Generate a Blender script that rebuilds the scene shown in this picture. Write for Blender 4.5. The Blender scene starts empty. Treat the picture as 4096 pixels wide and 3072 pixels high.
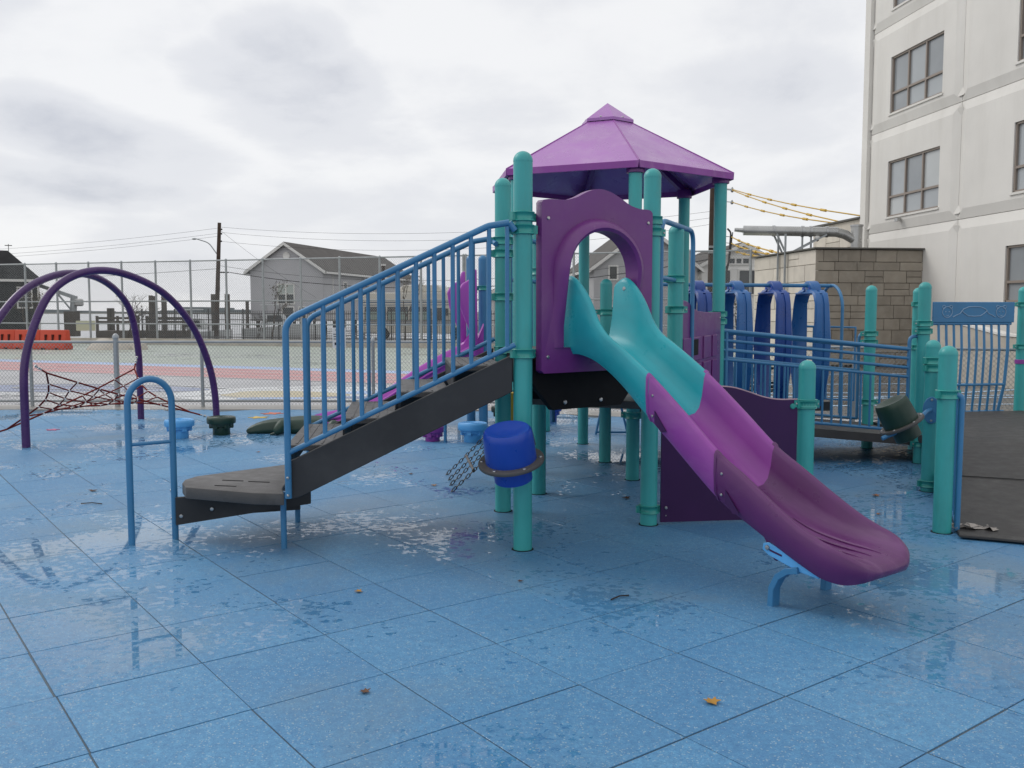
import bpy, bmesh, math, random
from mathutils import Vector, Matrix
random.seed(7)
SC = bpy.context.scene
COL = SC.collection
R = math.radians

# ------------------------------------------------------------------ camera
cam = bpy.data.cameras.new('camera')
cam.sensor_width = 36.0
cam.lens = 36.0 * 3640 / 4096
cam.clip_start = 0.05
cam.clip_end = 6000
camo = bpy.data.objects.new('camera', cam)
COL.objects.link(camo)
camo.location = (0, 0, 1.6)
camo.rotation_euler = (R(90 - 4.52), 0, 0)
SC.camera = camo

# ------------------------------------------------------------------ sky (overcast), sun, exposure
SUN_AZ = 295.0      # degrees clockwise from +Y (north); light comes from the left, a little from behind the scene
SUN_EL = 42.0
W = bpy.data.worlds.new('World')
SC.world = W
W.use_nodes = True
nt = W.node_tree
nt.nodes.clear()
def wn(t, **kw):
    n = nt.nodes.new(t)
    for k, v in kw.items():
        setattr(n, k, v)
    return n
def L(a, b):
    nt.links.new(a, b)
wout = wn('ShaderNodeOutputWorld')
sky = wn('ShaderNodeTexSky', sky_type='NISHITA', sun_disc=False)
sky.sun_elevation = R(SUN_EL)
sky.sun_rotation = R(SUN_AZ)
sky.altitude = 0
bg_sky = wn('ShaderNodeBackground')
bg_sky.inputs['Strength'].default_value = 0.10
L(sky.outputs[0], bg_sky.inputs['Color'])
tc = wn('ShaderNodeTexCoord')
sep = wn('ShaderNodeSeparateXYZ')
L(tc.outputs['Generated'], sep.inputs[0])
def wmath(op, a, b=None, c=None, clamp=False):
    n = wn('ShaderNodeMath', operation=op)
    n.use_clamp = clamp
    for i, v in enumerate((a, b, c)):
        if v is None: continue
        if isinstance(v, (int, float)): n.inputs[i].default_value = v
        else: L(v, n.inputs[i])
    return n.outputs[0]
# cloud layer seen in perspective: direction projected on a flat deck of cloud
zc = wmath('ADD', wmath('MAXIMUM', sep.outputs[2], 0.0), 0.22)
px_ = wmath('DIVIDE', sep.outputs[0], zc)
py_ = wmath('DIVIDE', sep.outputs[1], zc)
comb = wn('ShaderNodeCombineXYZ')
L(px_, comb.inputs[0]); L(py_, comb.inputs[1]); comb.inputs[2].default_value = 3.7
def noise(vec, scale, detail, rough, lac=2.0, dist=0.0):
    n = wn('ShaderNodeTexNoise')
    n.inputs['Scale'].default_value = scale
    n.inputs['Detail'].default_value = detail
    n.inputs['Roughness'].default_value = rough
    n.inputs['Distortion'].default_value = dist
    L(vec, n.inputs['Vector'])
    return n.outputs[0]
n1 = noise(comb.outputs[0], 1.25, 8.0, 0.55, dist=0.3)
def cloud_noise(dz, scale, detail, rough):
    mp = wn('ShaderNodeMapping')
    mp.inputs['Location'].default_value = (0.3, 0.7, dz)
    mp.inputs['Scale'].default_value = (1.0, 1.0, 2.1)
    L(tc.outputs['Generated'], mp.inputs[0])
    return noise(mp.outputs[0], scale, detail, rough, dist=0.35)
n2 = cloud_noise(0.0, 3.1, 9.0, 0.56)
n2u = cloud_noise(0.075, 3.1, 9.0, 0.56)
n3 = cloud_noise(0.4, 9.0, 6.0, 0.6)
# heavy cumulus masses: soft ellipsoids of darker cloud, broken up by the noise
def blob(d, sx, sz, rot=0.0):
    """soft mass centred on direction (azimuth deg from +Y, elevation deg), widths in radians"""
    az, el = R(d[0]), R(d[1])
    ax = wmath('ARCTAN2', sep.outputs[0], sep.outputs[1])
    ez = wmath('ARCSINE', sep.outputs[2])
    dx = wmath('SUBTRACT', ax, az); dz = wmath('SUBTRACT', ez, el)
    c, s = math.cos(R(rot)), math.sin(R(rot))
    u = wmath('ADD', wmath('MULTIPLY', dx, c), wmath('MULTIPLY', dz, s))
    v = wmath('SUBTRACT', wmath('MULTIPLY', dz, c), wmath('MULTIPLY', dx, s))
    q = wmath('ADD', wmath('POWER', wmath('ABSOLUTE', wmath('DIVIDE', u, sx)), 2.0), wmath('POWER', wmath('ABSOLUTE', wmath('DIVIDE', v, sz)), 2.0))
    return wmath('SUBTRACT', 1.0, q)
blobs = None
for d, sx, sz, rot, amp in [((-12.5, 12.4), .15, .062, -8, 1.0), ((-14, 15.3), .075, .05, 0, .8), ((-24, 9.8), .15, .042, -6, .85), ((-2.5, 12.5), .13, .05, -8, .6), ((3, 20), .20, .05, 5, .4),
                        ((-30, 7.2), .2, .03, 0, .8), ((14, 12), .15, .06, 0, .5), ((-30, 18), .10, .06, 20, .5)]:
    b = wmath('MULTIPLY', wmath('MAXIMUM', wmath('ADD', blob(d, sx, sz, rot), wmath('MULTIPLY', wmath('SUBTRACT', n2, .5), 2.4)), 0.0), amp)
    b = wmath('MINIMUM', b, .8)
    blobs = b if blobs is None else wmath('MAXIMUM', blobs, b)
under = wmath('SUBTRACT', n2u, n2)            # cloud thickens upwards: shaded underside; thins upwards: bright top
dens = wmath('ADD', wmath('MULTIPLY', wmath('SUBTRACT', n1, 0.43), .9), wmath('MULTIPLY', blobs, .62))
dens = wmath('ADD', dens, wmath('MULTIPLY', wmath('SUBTRACT', n2, .42), 1.05))
dens = wmath('ADD', dens, wmath('MULTIPLY', under, 1.25))
dens = wmath('ADD', dens, wmath('MULTIPLY', wmath('SUBTRACT', n3, .5), .25))
ramp = wn('ShaderNodeValToRGB')
ramp.color_ramp.interpolation = 'EASE'
e = ramp.color_ramp.elements
e[0].position = 0.0; e[0].color = (0.93, 0.935, 0.95, 1)
e[1].position = 0.85; e[1].color = (0.56, 0.585, 0.655, 1)
x = e.new(0.35); x.color = (0.80, 0.813, 0.852, 1)
L(dens, ramp.inputs[0])
bg_cl = wn('ShaderNodeBackground')
L(ramp.outputs[0], bg_cl.inputs['Color'])
# an overcast sky brightens towards the zenith
zen = wn('ShaderNodeMapRange', interpolation_type='SMOOTHSTEP')
zen.inputs['From Min'].default_value = 0.42; zen.inputs['From Max'].default_value = 1.0
zen.inputs['To Min'].default_value = 1.0; zen.inputs['To Max'].default_value = 1.2
L(sep.outputs[2], zen.inputs['Value'])
L(zen.outputs[0], bg_cl.inputs['Strength'])
mixw = wn('ShaderNodeMixShader')
mixw.inputs[0].default_value = 0.95
L(bg_sky.outputs[0], mixw.inputs[1]); L(bg_cl.outputs[0], mixw.inputs[2])
L(mixw.outputs[0], wout.inputs[0])

sl = bpy.data.lights.new('sun', 'SUN')
sl.energy = 1.0
sl.angle = R(28)
sl.color = (1.0, 0.97, 0.92)
so = bpy.data.objects.new('sun', sl)
COL.objects.link(so)
az, el = R(SUN_AZ), R(SUN_EL)
sd = Vector((math.sin(az) * math.cos(el), math.cos(az) * math.cos(el), math.sin(el)))
so.rotation_euler = sd.to_track_quat('Z', 'Y').to_euler()
so.location = sd * 40

SC.view_settings.view_transform = 'Standard'
SC.view_settings.look = 'None'
SC.view_settings.exposure = 0.0
SC.view_settings.gamma = 1.0
SC.view_settings.use_curve_mapping = False

# ------------------------------------------------------------------ materials
MAT = {}
def mat(name, col, rough=0.5, spec=0.5, metal=0.0, var=0.0, vscale=3.0, bump=0.0, bscale=200.0, rand=0.0, coat=0.0, dirt=None, dscale=2.0, damt=0.0, streak=0.0, grain=None, chip=None):
    """principled material: base colour with noise variation, optional fine bump, per-object variation and dirt"""
    m = bpy.data.materials.new(name)
    m.use_nodes = True
    t = m.node_tree
    b = t.nodes['Principled BSDF']
    b.inputs['Roughness'].default_value = rough
    b.inputs['Specular IOR Level'].default_value = spec
    b.inputs['Metallic'].default_value = metal
    b.inputs['Coat Weight'].default_value = coat
    b.inputs['Coat Roughness'].default_value = 0.12
    c = (*col, 1)
    b.inputs['Base Color'].default_value = c
    geo = t.nodes.new('ShaderNodeNewGeometry')
    last = None
    def mixc(fac, a, bb, mode='MIX'):
        n = t.nodes.new('ShaderNodeMix'); n.data_type = 'RGBA'; n.blend_type = mode
        for sock, v in ((n.inputs[0], fac), (n.inputs[6], a), (n.inputs[7], bb)):
            if isinstance(v, (int, float)): sock.default_value = v
            elif isinstance(v, tuple): sock.default_value = v
            else: t.links.new(v, sock)
        return n.outputs[2]
    def nz(scale, detail=4, rough_=.55, vec=None):
        n = t.nodes.new('ShaderNodeTexNoise')
        n.inputs['Scale'].default_value = scale; n.inputs['Detail'].default_value = detail; n.inputs['Roughness'].default_value = rough_
        t.links.new(vec if vec is not None else geo.outputs['Position'], n.inputs['Vector'])
        return n.outputs[0]
    def mr(v, a, bq, c_, d):
        n = t.nodes.new('ShaderNodeMapRange')
        t.links.new(v, n.inputs[0])
        for i, q in enumerate((a, bq, c_, d)): n.inputs[i + 1].default_value = q
        return n.outputs[0]
    cur = c
    if var > 0:
        cur = mixc(1.0, c, None or mixc(mr(nz(vscale), .3, .7, 0, 1), (1 - var, 1 - var, 1 - var, 1), (1 + var, 1 + var, 1 + var, 1)), 'MULTIPLY')
    if rand > 0:
        oi = t.nodes.new('ShaderNodeObjectInfo')
        f = mr(oi.outputs['Random'], 0, 1, 0, 1)
        cur = mixc(1.0, cur, mixc(f, (1 - rand, 1 - rand, 1 - rand, 1), (1 + rand, 1 + rand, 1 + rand, 1)), 'MULTIPLY')
    if dirt and damt > 0:
        mp = t.nodes.new('ShaderNodeMapping')
        if grain is not None:            # scuffs drawn out along one direction of the site
            mp.vector_type = 'TEXTURE'; mp.inputs['Rotation'].default_value = (0, 0, R(grain)); mp.inputs['Scale'].default_value = (9, 1, 3)
        else: mp.inputs['Scale'].default_value = (1, 1, 1 - streak)
        t.links.new(geo.outputs['Position'], mp.inputs[0])
        f = mr(nz(dscale, 7, .62, mp.outputs[0]), .5, .72, 0, damt)
        cur = mixc(f, cur, (*dirt, 1))
    if chip:                             # small worn specks and nicks in the coat
        cur = mixc(mr(nz(chip[1], 4, .7), chip[2], chip[2] + .03, 0, chip[3]), cur, (*chip[0], 1))
    if cur is not c:
        t.links.new(cur, b.inputs['Base Color'])
    rv = mr(nz(max(vscale * 2, 4.0), 5), .3, .7, max(rough - .08, .02), min(rough + .1, 1))
    t.links.new(rv, b.inputs['Roughness'])
    if bump > 0:
        bp = t.nodes.new('ShaderNodeBump')
        bp.inputs['Strength'].default_value = bump
        bp.inputs['Distance'].default_value = 0.004
        t.links.new(nz(bscale, 3), bp.inputs['Height'])
        t.links.new(bp.outputs[0], b.inputs['Normal'])
    MAT[name] = m
    return m

mat('teal', (.042, .35, .345), .38, .5, var=.10, vscale=2.2, bump=.12, bscale=260, dirt=(.05, .22, .2), damt=.45, dscale=5, streak=.8, chip=((.16, .36, .34), 26, .70, .5))
mat('teal_clamp', (.026, .28, .25), .33, .5, var=.08, vscale=9)
mat('teal_slide', (.014, .35, .405), .34, .5, var=.06, vscale=4, bump=.2, bscale=330, dirt=(.04, .25, .30), damt=.45, dscale=9, grain=-53.1)
mat('blue_rail', (.042, .185, .365), .36, .5, var=.09, vscale=3, bump=.12, bscale=300, dirt=(.06, .17, .3), damt=.4, dscale=7, chip=((.15, .28, .42), 30, .70, .5))
mat('blue_loop', (.009, .055, .26), .32, .5, var=.08, vscale=4, bump=.15, bscale=300)
mat('blue_loop_light', (.017, .115, .33), .32, .5, var=.08, vscale=4, bump=.15, bscale=300)
mat('drum_blue', (.006, .052, .37), .34, .5, var=.08, vscale=4, bump=.25, bscale=320)
mat('sky_blue', (.10, .37, .72), .38, .5, var=.08, vscale=7, bump=.3, bscale=160)
mat('light_blue', (.16, .36, .72), .4, .5, var=.06)
mat('purple_panel', (.145, .026, .18), .34, .5, var=.10, vscale=2.5, bump=.15, bscale=320, dirt=(.18, .075, .20), damt=.4, dscale=3, chip=((.24, .13, .26), 24, .70, .5))
mat('purple_roof', (.35, .135, .42), .30, .6, var=.07, vscale=2.0, bump=.1, bscale=220, dirt=(.42, .24, .46), damt=.5, dscale=5, streak=.0)
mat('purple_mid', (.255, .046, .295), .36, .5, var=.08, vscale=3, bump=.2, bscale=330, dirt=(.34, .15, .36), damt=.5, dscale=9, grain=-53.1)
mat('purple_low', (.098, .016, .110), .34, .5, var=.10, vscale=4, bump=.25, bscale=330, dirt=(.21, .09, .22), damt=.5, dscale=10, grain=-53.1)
mat('purple_dark', (.042, .011, .070), .5, .3, var=.10, vscale=2.5, bump=.1, bscale=300)
mat('purple_edge', (.32, .22, .27), .6, .4)
mat('purple_tube', (.060, .019, .108), .26, .5, var=.12, vscale=3)
mat('magenta_slide', (.36, .06, .40), .36, .5, var=.06, vscale=4, bump=.15, bscale=300)
mat('green_plastic', (.010, .036, .022), .36, .5, var=.10, vscale=6, bump=.35, bscale=180)
mat('deck_gray', (.075, .071, .069), .5, .4, var=.14, vscale=5, bump=.4, bscale=140, dirt=(.15, .145, .14), damt=.4, dscale=8)
mat('stringer', (.040, .041, .044), .6, .25, var=.16, vscale=3, bump=.2, bscale=240, dirt=(.09, .09, .09), damt=.35, dscale=2.5)
mat('black_deck', (.007, .007, .008), .7, .2, var=.1)
mat('ramp_rubber', (.044, .042, .041), .55, .4, var=.12, vscale=6, bump=.5, bscale=150, dirt=(.11, .105, .10), damt=.4, dscale=3.5)
mat('ring_gray', (.085, .08, .076), .5, .4, var=.08, vscale=6, bump=.2, bscale=300)
mat('steel', (.42, .42, .42), .35, .5, metal=1.0)
mat('galv', (.34, .36, .37), .42, .5, metal=.35, var=.12, vscale=6)
mat('galv_wire', (.26, .275, .28), .5, .5, metal=.2)
mat('chain', (.045, .042, .04), .4, .5, metal=.5)
mat('rope_red', (.16, .018, .014), .75, .2, var=.15, vscale=30)
mat('rope_dark', (.09, .010, .012), .75, .2, var=.15, vscale=30)
mat('concrete', (.71, .69, .65), .75, .3, var=.05, vscale=.6, bump=.25, bscale=60, dirt=(.56, .535, .49), damt=.35, dscale=1.3, streak=.88)
mat('concrete_gray', (.46, .42, .36), .8, .3, var=.10, vscale=1.5, bump=.3, bscale=60, dirt=(.2, .19, .17), damt=.4, dscale=2)
mat('stone', (.30, .265, .218), .7, .3, var=.12, vscale=3, bump=.4, bscale=50, rand=.16, dirt=(.36, .33, .28), damt=.5, dscale=5)
mat('stone_light', (.60, .55, .48), .75, .3, var=.10, vscale=2, bump=.35, bscale=50, rand=.10, dirt=(.45, .40, .33), damt=.4, dscale=1.2, streak=.7)
mat('mortar', (.27, .245, .205), .85, .2)
mat('coping', (.12, .115, .105), .6, .3)
mat('frame_tan', (.27, .225, .19), .5, .5)
mat('metal_duct', (.42, .42, .41), .3, .5, metal=.7, var=.12, vscale=3)
mat('yellow', (.55, .34, .02), .45, .5, var=.1)
mat('wire', (.02, .02, .022), .6, .3)
mat('wood_pole', (.070, .050, .040), .8, .2, var=.2, vscale=4, bump=.4, bscale=30)
mat('piling', (.11, .095, .083), .85, .2, var=.2, vscale=3)
mat('siding', (.50, .495, .51), .7, .3, var=.05, vscale=.6)
mat('siding_light', (.46, .46, .47), .7, .3, var=.05, vscale=.6)
mat('siding_white', (.80, .79, .76), .7, .3, var=.05, vscale=.6)
mat('shingle_dark', (.022, .022, .024), .85, .2, var=.25, vscale=2, bump=.5, bscale=20)
mat('roof_gray', (.105, .098, .092), .85, .2, var=.12, vscale=1.2, bump=.4, bscale=25)
mat('trim', (.72, .71, .68), .6, .3, var=.04)
mat('win_dark', (.045, .05, .055), .06, .6)
mat('win_gray2', (.27, .29, .305), .08, .7, var=.15, vscale=.5)
mat('win_blind', (.46, .48, .48), .10, .7, var=.06, vscale=.5)
mat('win_gray', (.36, .385, .40), .08, .7, var=.1, vscale=.5)
mat('blind', (.42, .46, .43), .35, .5)
mat('orange', (.50, .055, .022), .5, .4, var=.08, vscale=2, dirt=(.35, .05, .03), damt=.3, dscale=2)
mat('slot_dark', (.06, .012, .01), .7, .2)
mat('iron', (.045, .045, .045), .55, .4)
mat('rv_cream', (.58, .55, .48), .4, .5)
mat('rv_blue', (.05, .09, .16), .4, .5)
mat('curtain', (.28, .36, .32), .6, .3)
mat('tire', (.015, .015, .015), .8, .2)
mat('boat_white', (.62, .64, .64), .35, .5)
mat('dock', (.10, .085, .072), .85, .2, var=.2)
mat('red_paint', (.35, .04, .04), .5, .4)
mat('sign_white', (.7, .68, .64), .5, .4)
mat('sign_pale', (.55, .58, .40), .6, .3)
mat('far_shore', (.19, .215, .225), .9, .1, var=.15, vscale=.02)  # distance haze is put into this pale blue-grey base colour
mat('far_beach', (.30, .29, .26), .9, .1)
mat('leaf_orange', (.30, .10, .02), .6, .3, rand=.3)
mat('leaf_brown', (.09, .045, .025), .6, .3, rand=.3)
mat('leaf_yellow', (.36, .19, .035), .6, .3)
mat('twig', (.045, .03, .022), .85, .1)
mat('bark', (.085, .068, .055), .9, .1, var=.2, vscale=4)
mat('leaves', (.10, .075, .035), .8, .2, rand=.2)
mat('inlay_orange', (.62, .12, .03), .4, .5)
mat('inlay_yellow', (.65, .42, .03), .4, .5)
mat('inlay_pink', (.50, .05, .16), .4, .5)
mat('inlay_blue', (.03, .05, .22), .4, .5)
mat('tissue', (.36, .33, .30), .9, .1)
mat('print_ink', (.02, .02, .025), .7, .2)
mat('bear_ink', (.26, .38, .52), .5, .4)

def wet_surface(name, col, col2, granule, rough_dry, wet_lo, wet_hi, puddle_scale, rand=0.0, stain=None, gran_scale=170.0, bump=.5):
    """outdoor surface after rain: granules, worn stains, and thin water lying in shallow pools"""
    m = bpy.data.materials.new(name); m.use_nodes = True
    t = m.node_tree; b = t.nodes['Principled BSDF']
    geo = t.nodes.new('ShaderNodeNewGeometry')
    P = geo.outputs['Position']
    def nz(scale, detail=5, rough_=.55, vec=None, dist=0):
        n = t.nodes.new('ShaderNodeTexNoise')
        n.inputs['Scale'].default_value = scale; n.inputs['Detail'].default_value = detail
        n.inputs['Roughness'].default_value = rough_; n.inputs['Distortion'].default_value = dist
        t.links.new(vec if vec is not None else P, n.inputs['Vector'])
        return n.outputs[0]
    def mr(v, a, bq, c_, d, smooth=False):
        n = t.nodes.new('ShaderNodeMapRange')
        if smooth: n.interpolation_type = 'SMOOTHSTEP'
        t.links.new(v, n.inputs[0])
        for i, q in enumerate((a, bq, c_, d)): n.inputs[i + 1].default_value = q
        return n.outputs[0]
    def mx(fac, a, bb, mode='MIX'):
        n = t.nodes.new('ShaderNodeMix'); n.data_type = 'RGBA'; n.blend_type = mode
        for sock, v in ((n.inputs[0], fac), (n.inputs[6], a), (n.inputs[7], bb)):
            if isinstance(v, (int, float)): sock.default_value = v
            elif isinstance(v, tuple): sock.default_value = v
            else: t.links.new(v, sock)
        return n.outputs[2]
    def ma(op, a, bb):
        n = t.nodes.new('ShaderNodeMath'); n.operation = op
        for i, v in enumerate((a, bb)):
            if isinstance(v, (int, float)): n.inputs[i].default_value = v
            else: t.links.new(v, n.inputs[i])
        return n.outputs[0]
    base = mx(mr(nz(.9, 5), .35, .65, 0, 1), (*col, 1), (*col2, 1))
    if granule: base = mx(1.0, base, mx(mr(nz(26, 4, .65), .32, .68, 0, 1), (.80, .83, .86, 1), (1.20, 1.17, 1.14, 1)), 'MULTIPLY')
    base = mx(mr(nz(6, 4), .35, .7, 0, .35), base, (col[0] * .8, col[1] * .86, col[2] * .92, 1))
    if rand:
        oi = t.nodes.new('ShaderNodeObjectInfo')
        base = mx(1.0, base, mx(oi.outputs['Random'], (1 - rand, 1 - rand, 1 - rand * .8, 1), (1 + rand, 1 + rand, 1 + rand * .8, 1)), 'MULTIPLY')
    if granule:
        v = t.nodes.new('ShaderNodeTexVoronoi'); v.inputs['Scale'].default_value = gran_scale
        t.links.new(P, v.inputs['Vector'])
        sepc = t.nodes.new('ShaderNodeSeparateColor'); t.links.new(v.outputs['Color'], sepc.inputs[0])
        base = mx(mr(sepc.outputs[0], .2, .9, .0, .9), base, mx(.5, base, (col[0] * .35, col[1] * .5, col[2] * .7, 1)))
        base = mx(mr(sepc.outputs[1], .94, .97, 0, .42), base, (*granule, 1))
    if stain:
        base = mx(mr(nz(.55, 6, .6, dist=.4), .52, .72, 0, .62), base, (*stain, 1))
        # small scuffs and damp spots, stretched along the paving
        mp = t.nodes.new('ShaderNodeMapping'); mp.inputs['Rotation'].default_value = (0, 0, .12)
        mp.inputs['Scale'].default_value = (1.0, 1.25, 1.0)
        t.links.new(P, mp.inputs[0])
        base = mx(mr(nz(7.0, 5, .6, mp.outputs[0]), .66, .70, 0, .34), base, (col[0] * .45, col[1] * .6, col[2] * .68, 1))
    # water film
    big = nz(puddle_scale * .55, 4, .55)
    mp2 = t.nodes.new('ShaderNodeMapping'); mp2.inputs['Scale'].default_value = (1, 1.12, 1)
    t.links.new(P, mp2.inputs[0])
    fine = nz(puddle_scale * 15.0, 4, .6, mp2.outputs[0], .35)
    h = ma('ADD', ma('MULTIPLY', big, .95), ma('MULTIPLY', fine, .55))
    wet = mr(h, wet_lo, wet_hi, 0, 1, True)
    film = mr(nz(puddle_scale * .5, 4), .35, .65, 0, 1)
    base = mx(wet, base, mx(1.0, base, (.90, .91, .93, 1), 'MULTIPLY'))
    t.links.new(base, b.inputs['Base Color'])
    rdry = mr(film, 0, 1, rough_dry * 1.1, rough_dry * .62)
    n = t.nodes.new('ShaderNodeMix'); n.data_type = 'FLOAT'
    t.links.new(wet, n.inputs[0]); t.links.new(rdry, n.inputs[2]); n.inputs[3].default_value = .03
    t.links.new(n.outputs[0], b.inputs['Roughness'])
    b.inputs['Specular IOR Level'].default_value = .5
    bp = t.nodes.new('ShaderNodeBump'); bp.inputs['Distance'].default_value = .003
    t.links.new(ma('MULTIPLY', ma('SUBTRACT', 1.0, wet), bump), bp.inputs['Strength'])
    t.links.new(nz(gran_scale * 1.2, 2), bp.inputs['Height'])
    t.links.new(bp.outputs[0], b.inputs['Normal'])
    MAT[name] = m
wet_surface('safety_tile', (.074, .232, .415), (.100, .272, .448), (.50, .56, .52), .60, .815, .835, 1.05, rand=.08, stain=(.155, .215, .255), gran_scale=185)
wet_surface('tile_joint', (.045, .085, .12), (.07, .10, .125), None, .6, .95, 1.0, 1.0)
wet_surface('asphalt', (.090, .088, .086), (.12, .118, .115), None, .42, .70, .82, .6, gran_scale=90, bump=.3)
wet_surface('court_gray', (.40, .395, .40), (.46, .455, .46), None, .5, .84, .92, .35, stain=(.31, .31, .32), gran_scale=90, bump=.15)
wet_surface('court_green', (.33, .37, .31), (.37, .41, .345), None, .5, .84, .92, .35, stain=(.40, .42, .38), gran_scale=90, bump=.15)
wet_surface('court_red', (.52, .22, .22), (.56, .30, .29), None, .5, .84, .92, .35, gran_scale=90, bump=.15)
wet_surface('court_blue', (.33, .45, .68), (.40, .50, .70), None, .5, .84, .92, .35, gran_scale=90, bump=.15)
wet_surface('court_navy', (.20, .24, .38), (.27, .30, .42), None, .5, .84, .92, .35, gran_scale=90, bump=.15)
wet_surface('court_yellow', (.50, .42, .24), (.55, .48, .32), None, .36, .8, .92, .35, gran_scale=90, bump=.15)
wet_surface('court_white', (.62, .63, .63), (.68, .68, .67), None, .4, .8, .92, .35, gran_scale=90, bump=.1)
wet_surface('line_blue', (.40, .58, .78), (.5, .66, .82), None, .4, .8, .92, .35, gran_scale=90, bump=.1)
wet_surface('pavement', (.30, .285, .26), (.36, .34, .31), None, .5, .74, .86, .5, gran_scale=90, bump=.3)

wm = bpy.data.materials.new('water'); wm.use_nodes = True
b = wm.node_tree.nodes['Principled BSDF']
b.inputs['Base Color'].default_value = (.11, .125, .135, 1); b.inputs['Roughness'].default_value = .12
nzw = wm.node_tree.nodes.new('ShaderNodeTexNoise'); nzw.inputs['Scale'].default_value = .9; nzw.inputs['Detail'].default_value = 4
gw = wm.node_tree.nodes.new('ShaderNodeNewGeometry'); wm.node_tree.links.new(gw.outputs['Position'], nzw.inputs['Vector'])
bw = wm.node_tree.nodes.new('ShaderNodeBump'); bw.inputs['Strength'].default_value = .5; bw.inputs['Distance'].default_value = .15
wm.node_tree.links.new(nzw.outputs[0], bw.inputs['Height']); wm.node_tree.links.new(bw.outputs[0], b.inputs['Normal'])
MAT['water'] = wm

# ------------------------------------------------------------------ mesh helpers
def D(deg):
    return Vector((math.cos(R(deg)), math.sin(R(deg)), 0))
ZV = Vector((0, 0, 1))
def V(x, y, z=0.0):
    return Vector((x, y, z))
class MB:
    def __init__(s):
        s.v = []; s.f = []
    def add(s, vs, fs):
        o = len(s.v)
        s.v += [tuple(q) for q in vs]
        s.f += [tuple(i + o for i in f) for f in fs]
        return s
    def frame_box(s, c, ax, ay, az, sx, sy, sz):
        c = Vector(c); vs = []
        for k in (-.5, .5):
            for j in (-.5, .5):
                for i in (-.5, .5):
                    vs.append(c + ax * (sx * i) + ay * (sy * j) + az * (sz * k))
        return s.add(vs, [(0, 2, 3, 1), (4, 5, 7, 6), (0, 1, 5, 4), (2, 6, 7, 3), (0, 4, 6, 2), (1, 3, 7, 5)])
    def box(s, c, size, rz=0.0):
        return s.frame_box(c, D(rz), D(rz + 90), ZV, *size)
    def beam(s, p0, p1, w, h):
        """box from p0 to p1, w across (level), h in the remaining direction"""
        p0, p1 = Vector(p0), Vector(p1)
        d = p1 - p0; ln = d.length; d.normalize()
        a = d.cross(ZV)
        if a.length < 1e-4: a = Vector((1, 0, 0))
        a.normalize(); u = a.cross(d)
        return s.frame_box((p0 + p1) / 2, d, a, u, ln, w, h)
    def tube(s, pts, r, n=10, caps=True, closed=False):
        pts = [Vector(p) for p in pts]; m = len(pts)
        if m < 2: return s
        tang = []
        for i in range(m):
            if closed: d = pts[(i + 1) % m] - pts[i - 1]
            elif i == 0: d = pts[1] - pts[0]
            elif i == m - 1: d = pts[-1] - pts[-2]
            else: d = (pts[i + 1] - pts[i]).normalized() + (pts[i] - pts[i - 1]).normalized()
            tang.append(d.normalized())
        a = tang[0].cross(ZV)
        if a.length < 1e-3: a = tang[0].cross(Vector((1, 0, 0)))
        a.normalize(); vs = []
        for i in range(m):
            a = a - tang[i] * a.dot(tang[i]); a.normalize()
            bb = tang[i].cross(a)
            rr = r[i] if isinstance(r, (list, tuple)) else r
            for k in range(n):
                t = 2 * math.pi * k / n
                vs.append(pts[i] + a * (rr * math.cos(t)) + bb * (rr * math.sin(t)))
        fs = []
        for i in range(m if closed else m - 1):
            j = (i + 1) % m
            for k in range(n):
                k2 = (k + 1) % n
                fs.append((i * n + k, i * n + k2, j * n + k2, j * n + k))
        if caps and not closed:
            fs.append(tuple(range(n - 1, -1, -1))); fs.append(tuple((m - 1) * n + k for k in range(n)))
        return s.add(vs, fs)
    def lathe(s, prof, c=(0, 0, 0), n=24, M=None):
        vs = []; fs = []; c = Vector(c)
        for r, z in prof:
            for k in range(n):
                t = 2 * math.pi * k / n
                p = Vector((r * math.cos(t), r * math.sin(t), z))
                if M is not None: p = M @ p
                vs.append(c + p)
        for i in range(len(prof) - 1):
            for k in range(n):
                k2 = (k + 1) % n
                fs.append((i * n + k, i * n + k2, (i + 1) * n + k2, (i + 1) * n + k))
        if prof[0][0] > 1e-6: fs.append(tuple(range(n - 1, -1, -1)))
        if prof[-1][0] > 1e-6: fs.append(tuple((len(prof) - 1) * n + k for k in range(n)))
        return s.add(vs, fs)
    def prism(s, poly, o, ux, uy, n, th):
        """polygon (u,v) in plane o+u*ux+v*uy, extruded th along n"""
        o = Vector(o); m = len(poly)
        a = [o + ux * p[0] + uy * p[1] for p in poly]
        bq = [q + n * th for q in a]
        fs = [tuple(range(m - 1, -1, -1)), tuple(range(m, 2 * m))]
        for i in range(m):
            j = (i + 1) % m
            fs.append((i, j, m + j, m + i))
        return s.add(a + bq, fs)
    def flat(s, poly, z):
        return s.add([(p[0], p[1], z) for p in poly], [tuple(range(len(poly)))])
    def mesh(s, name, mt, smooth=None, bevel=0.0, seg=1):
        me = bpy.data.meshes.new(name)
        me.from_pydata(s.v, [], s.f)
        bm = bmesh.new(); bm.from_mesh(me)
        bmesh.ops.remove_doubles(bm, verts=bm.verts, dist=1e-5)
        bmesh.ops.recalc_face_normals(bm, faces=bm.faces)
        if bevel > 0:
            es = [e for e in bm.edges if len(e.link_faces) == 2 and e.calc_face_angle(0) > R(25)]
            bmesh.ops.bevel(bm, geom=es, offset=bevel, segments=seg, affect='EDGES', profile=.5, clamp_overlap=True)
        bm.to_mesh(me); bm.free()
        if smooth is not None:
            for p in me.polygons: p.use_smooth = True
            me.set_sharp_from_angle(angle=R(smooth))
        me.materials.append(MAT[mt])
        return me
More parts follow.
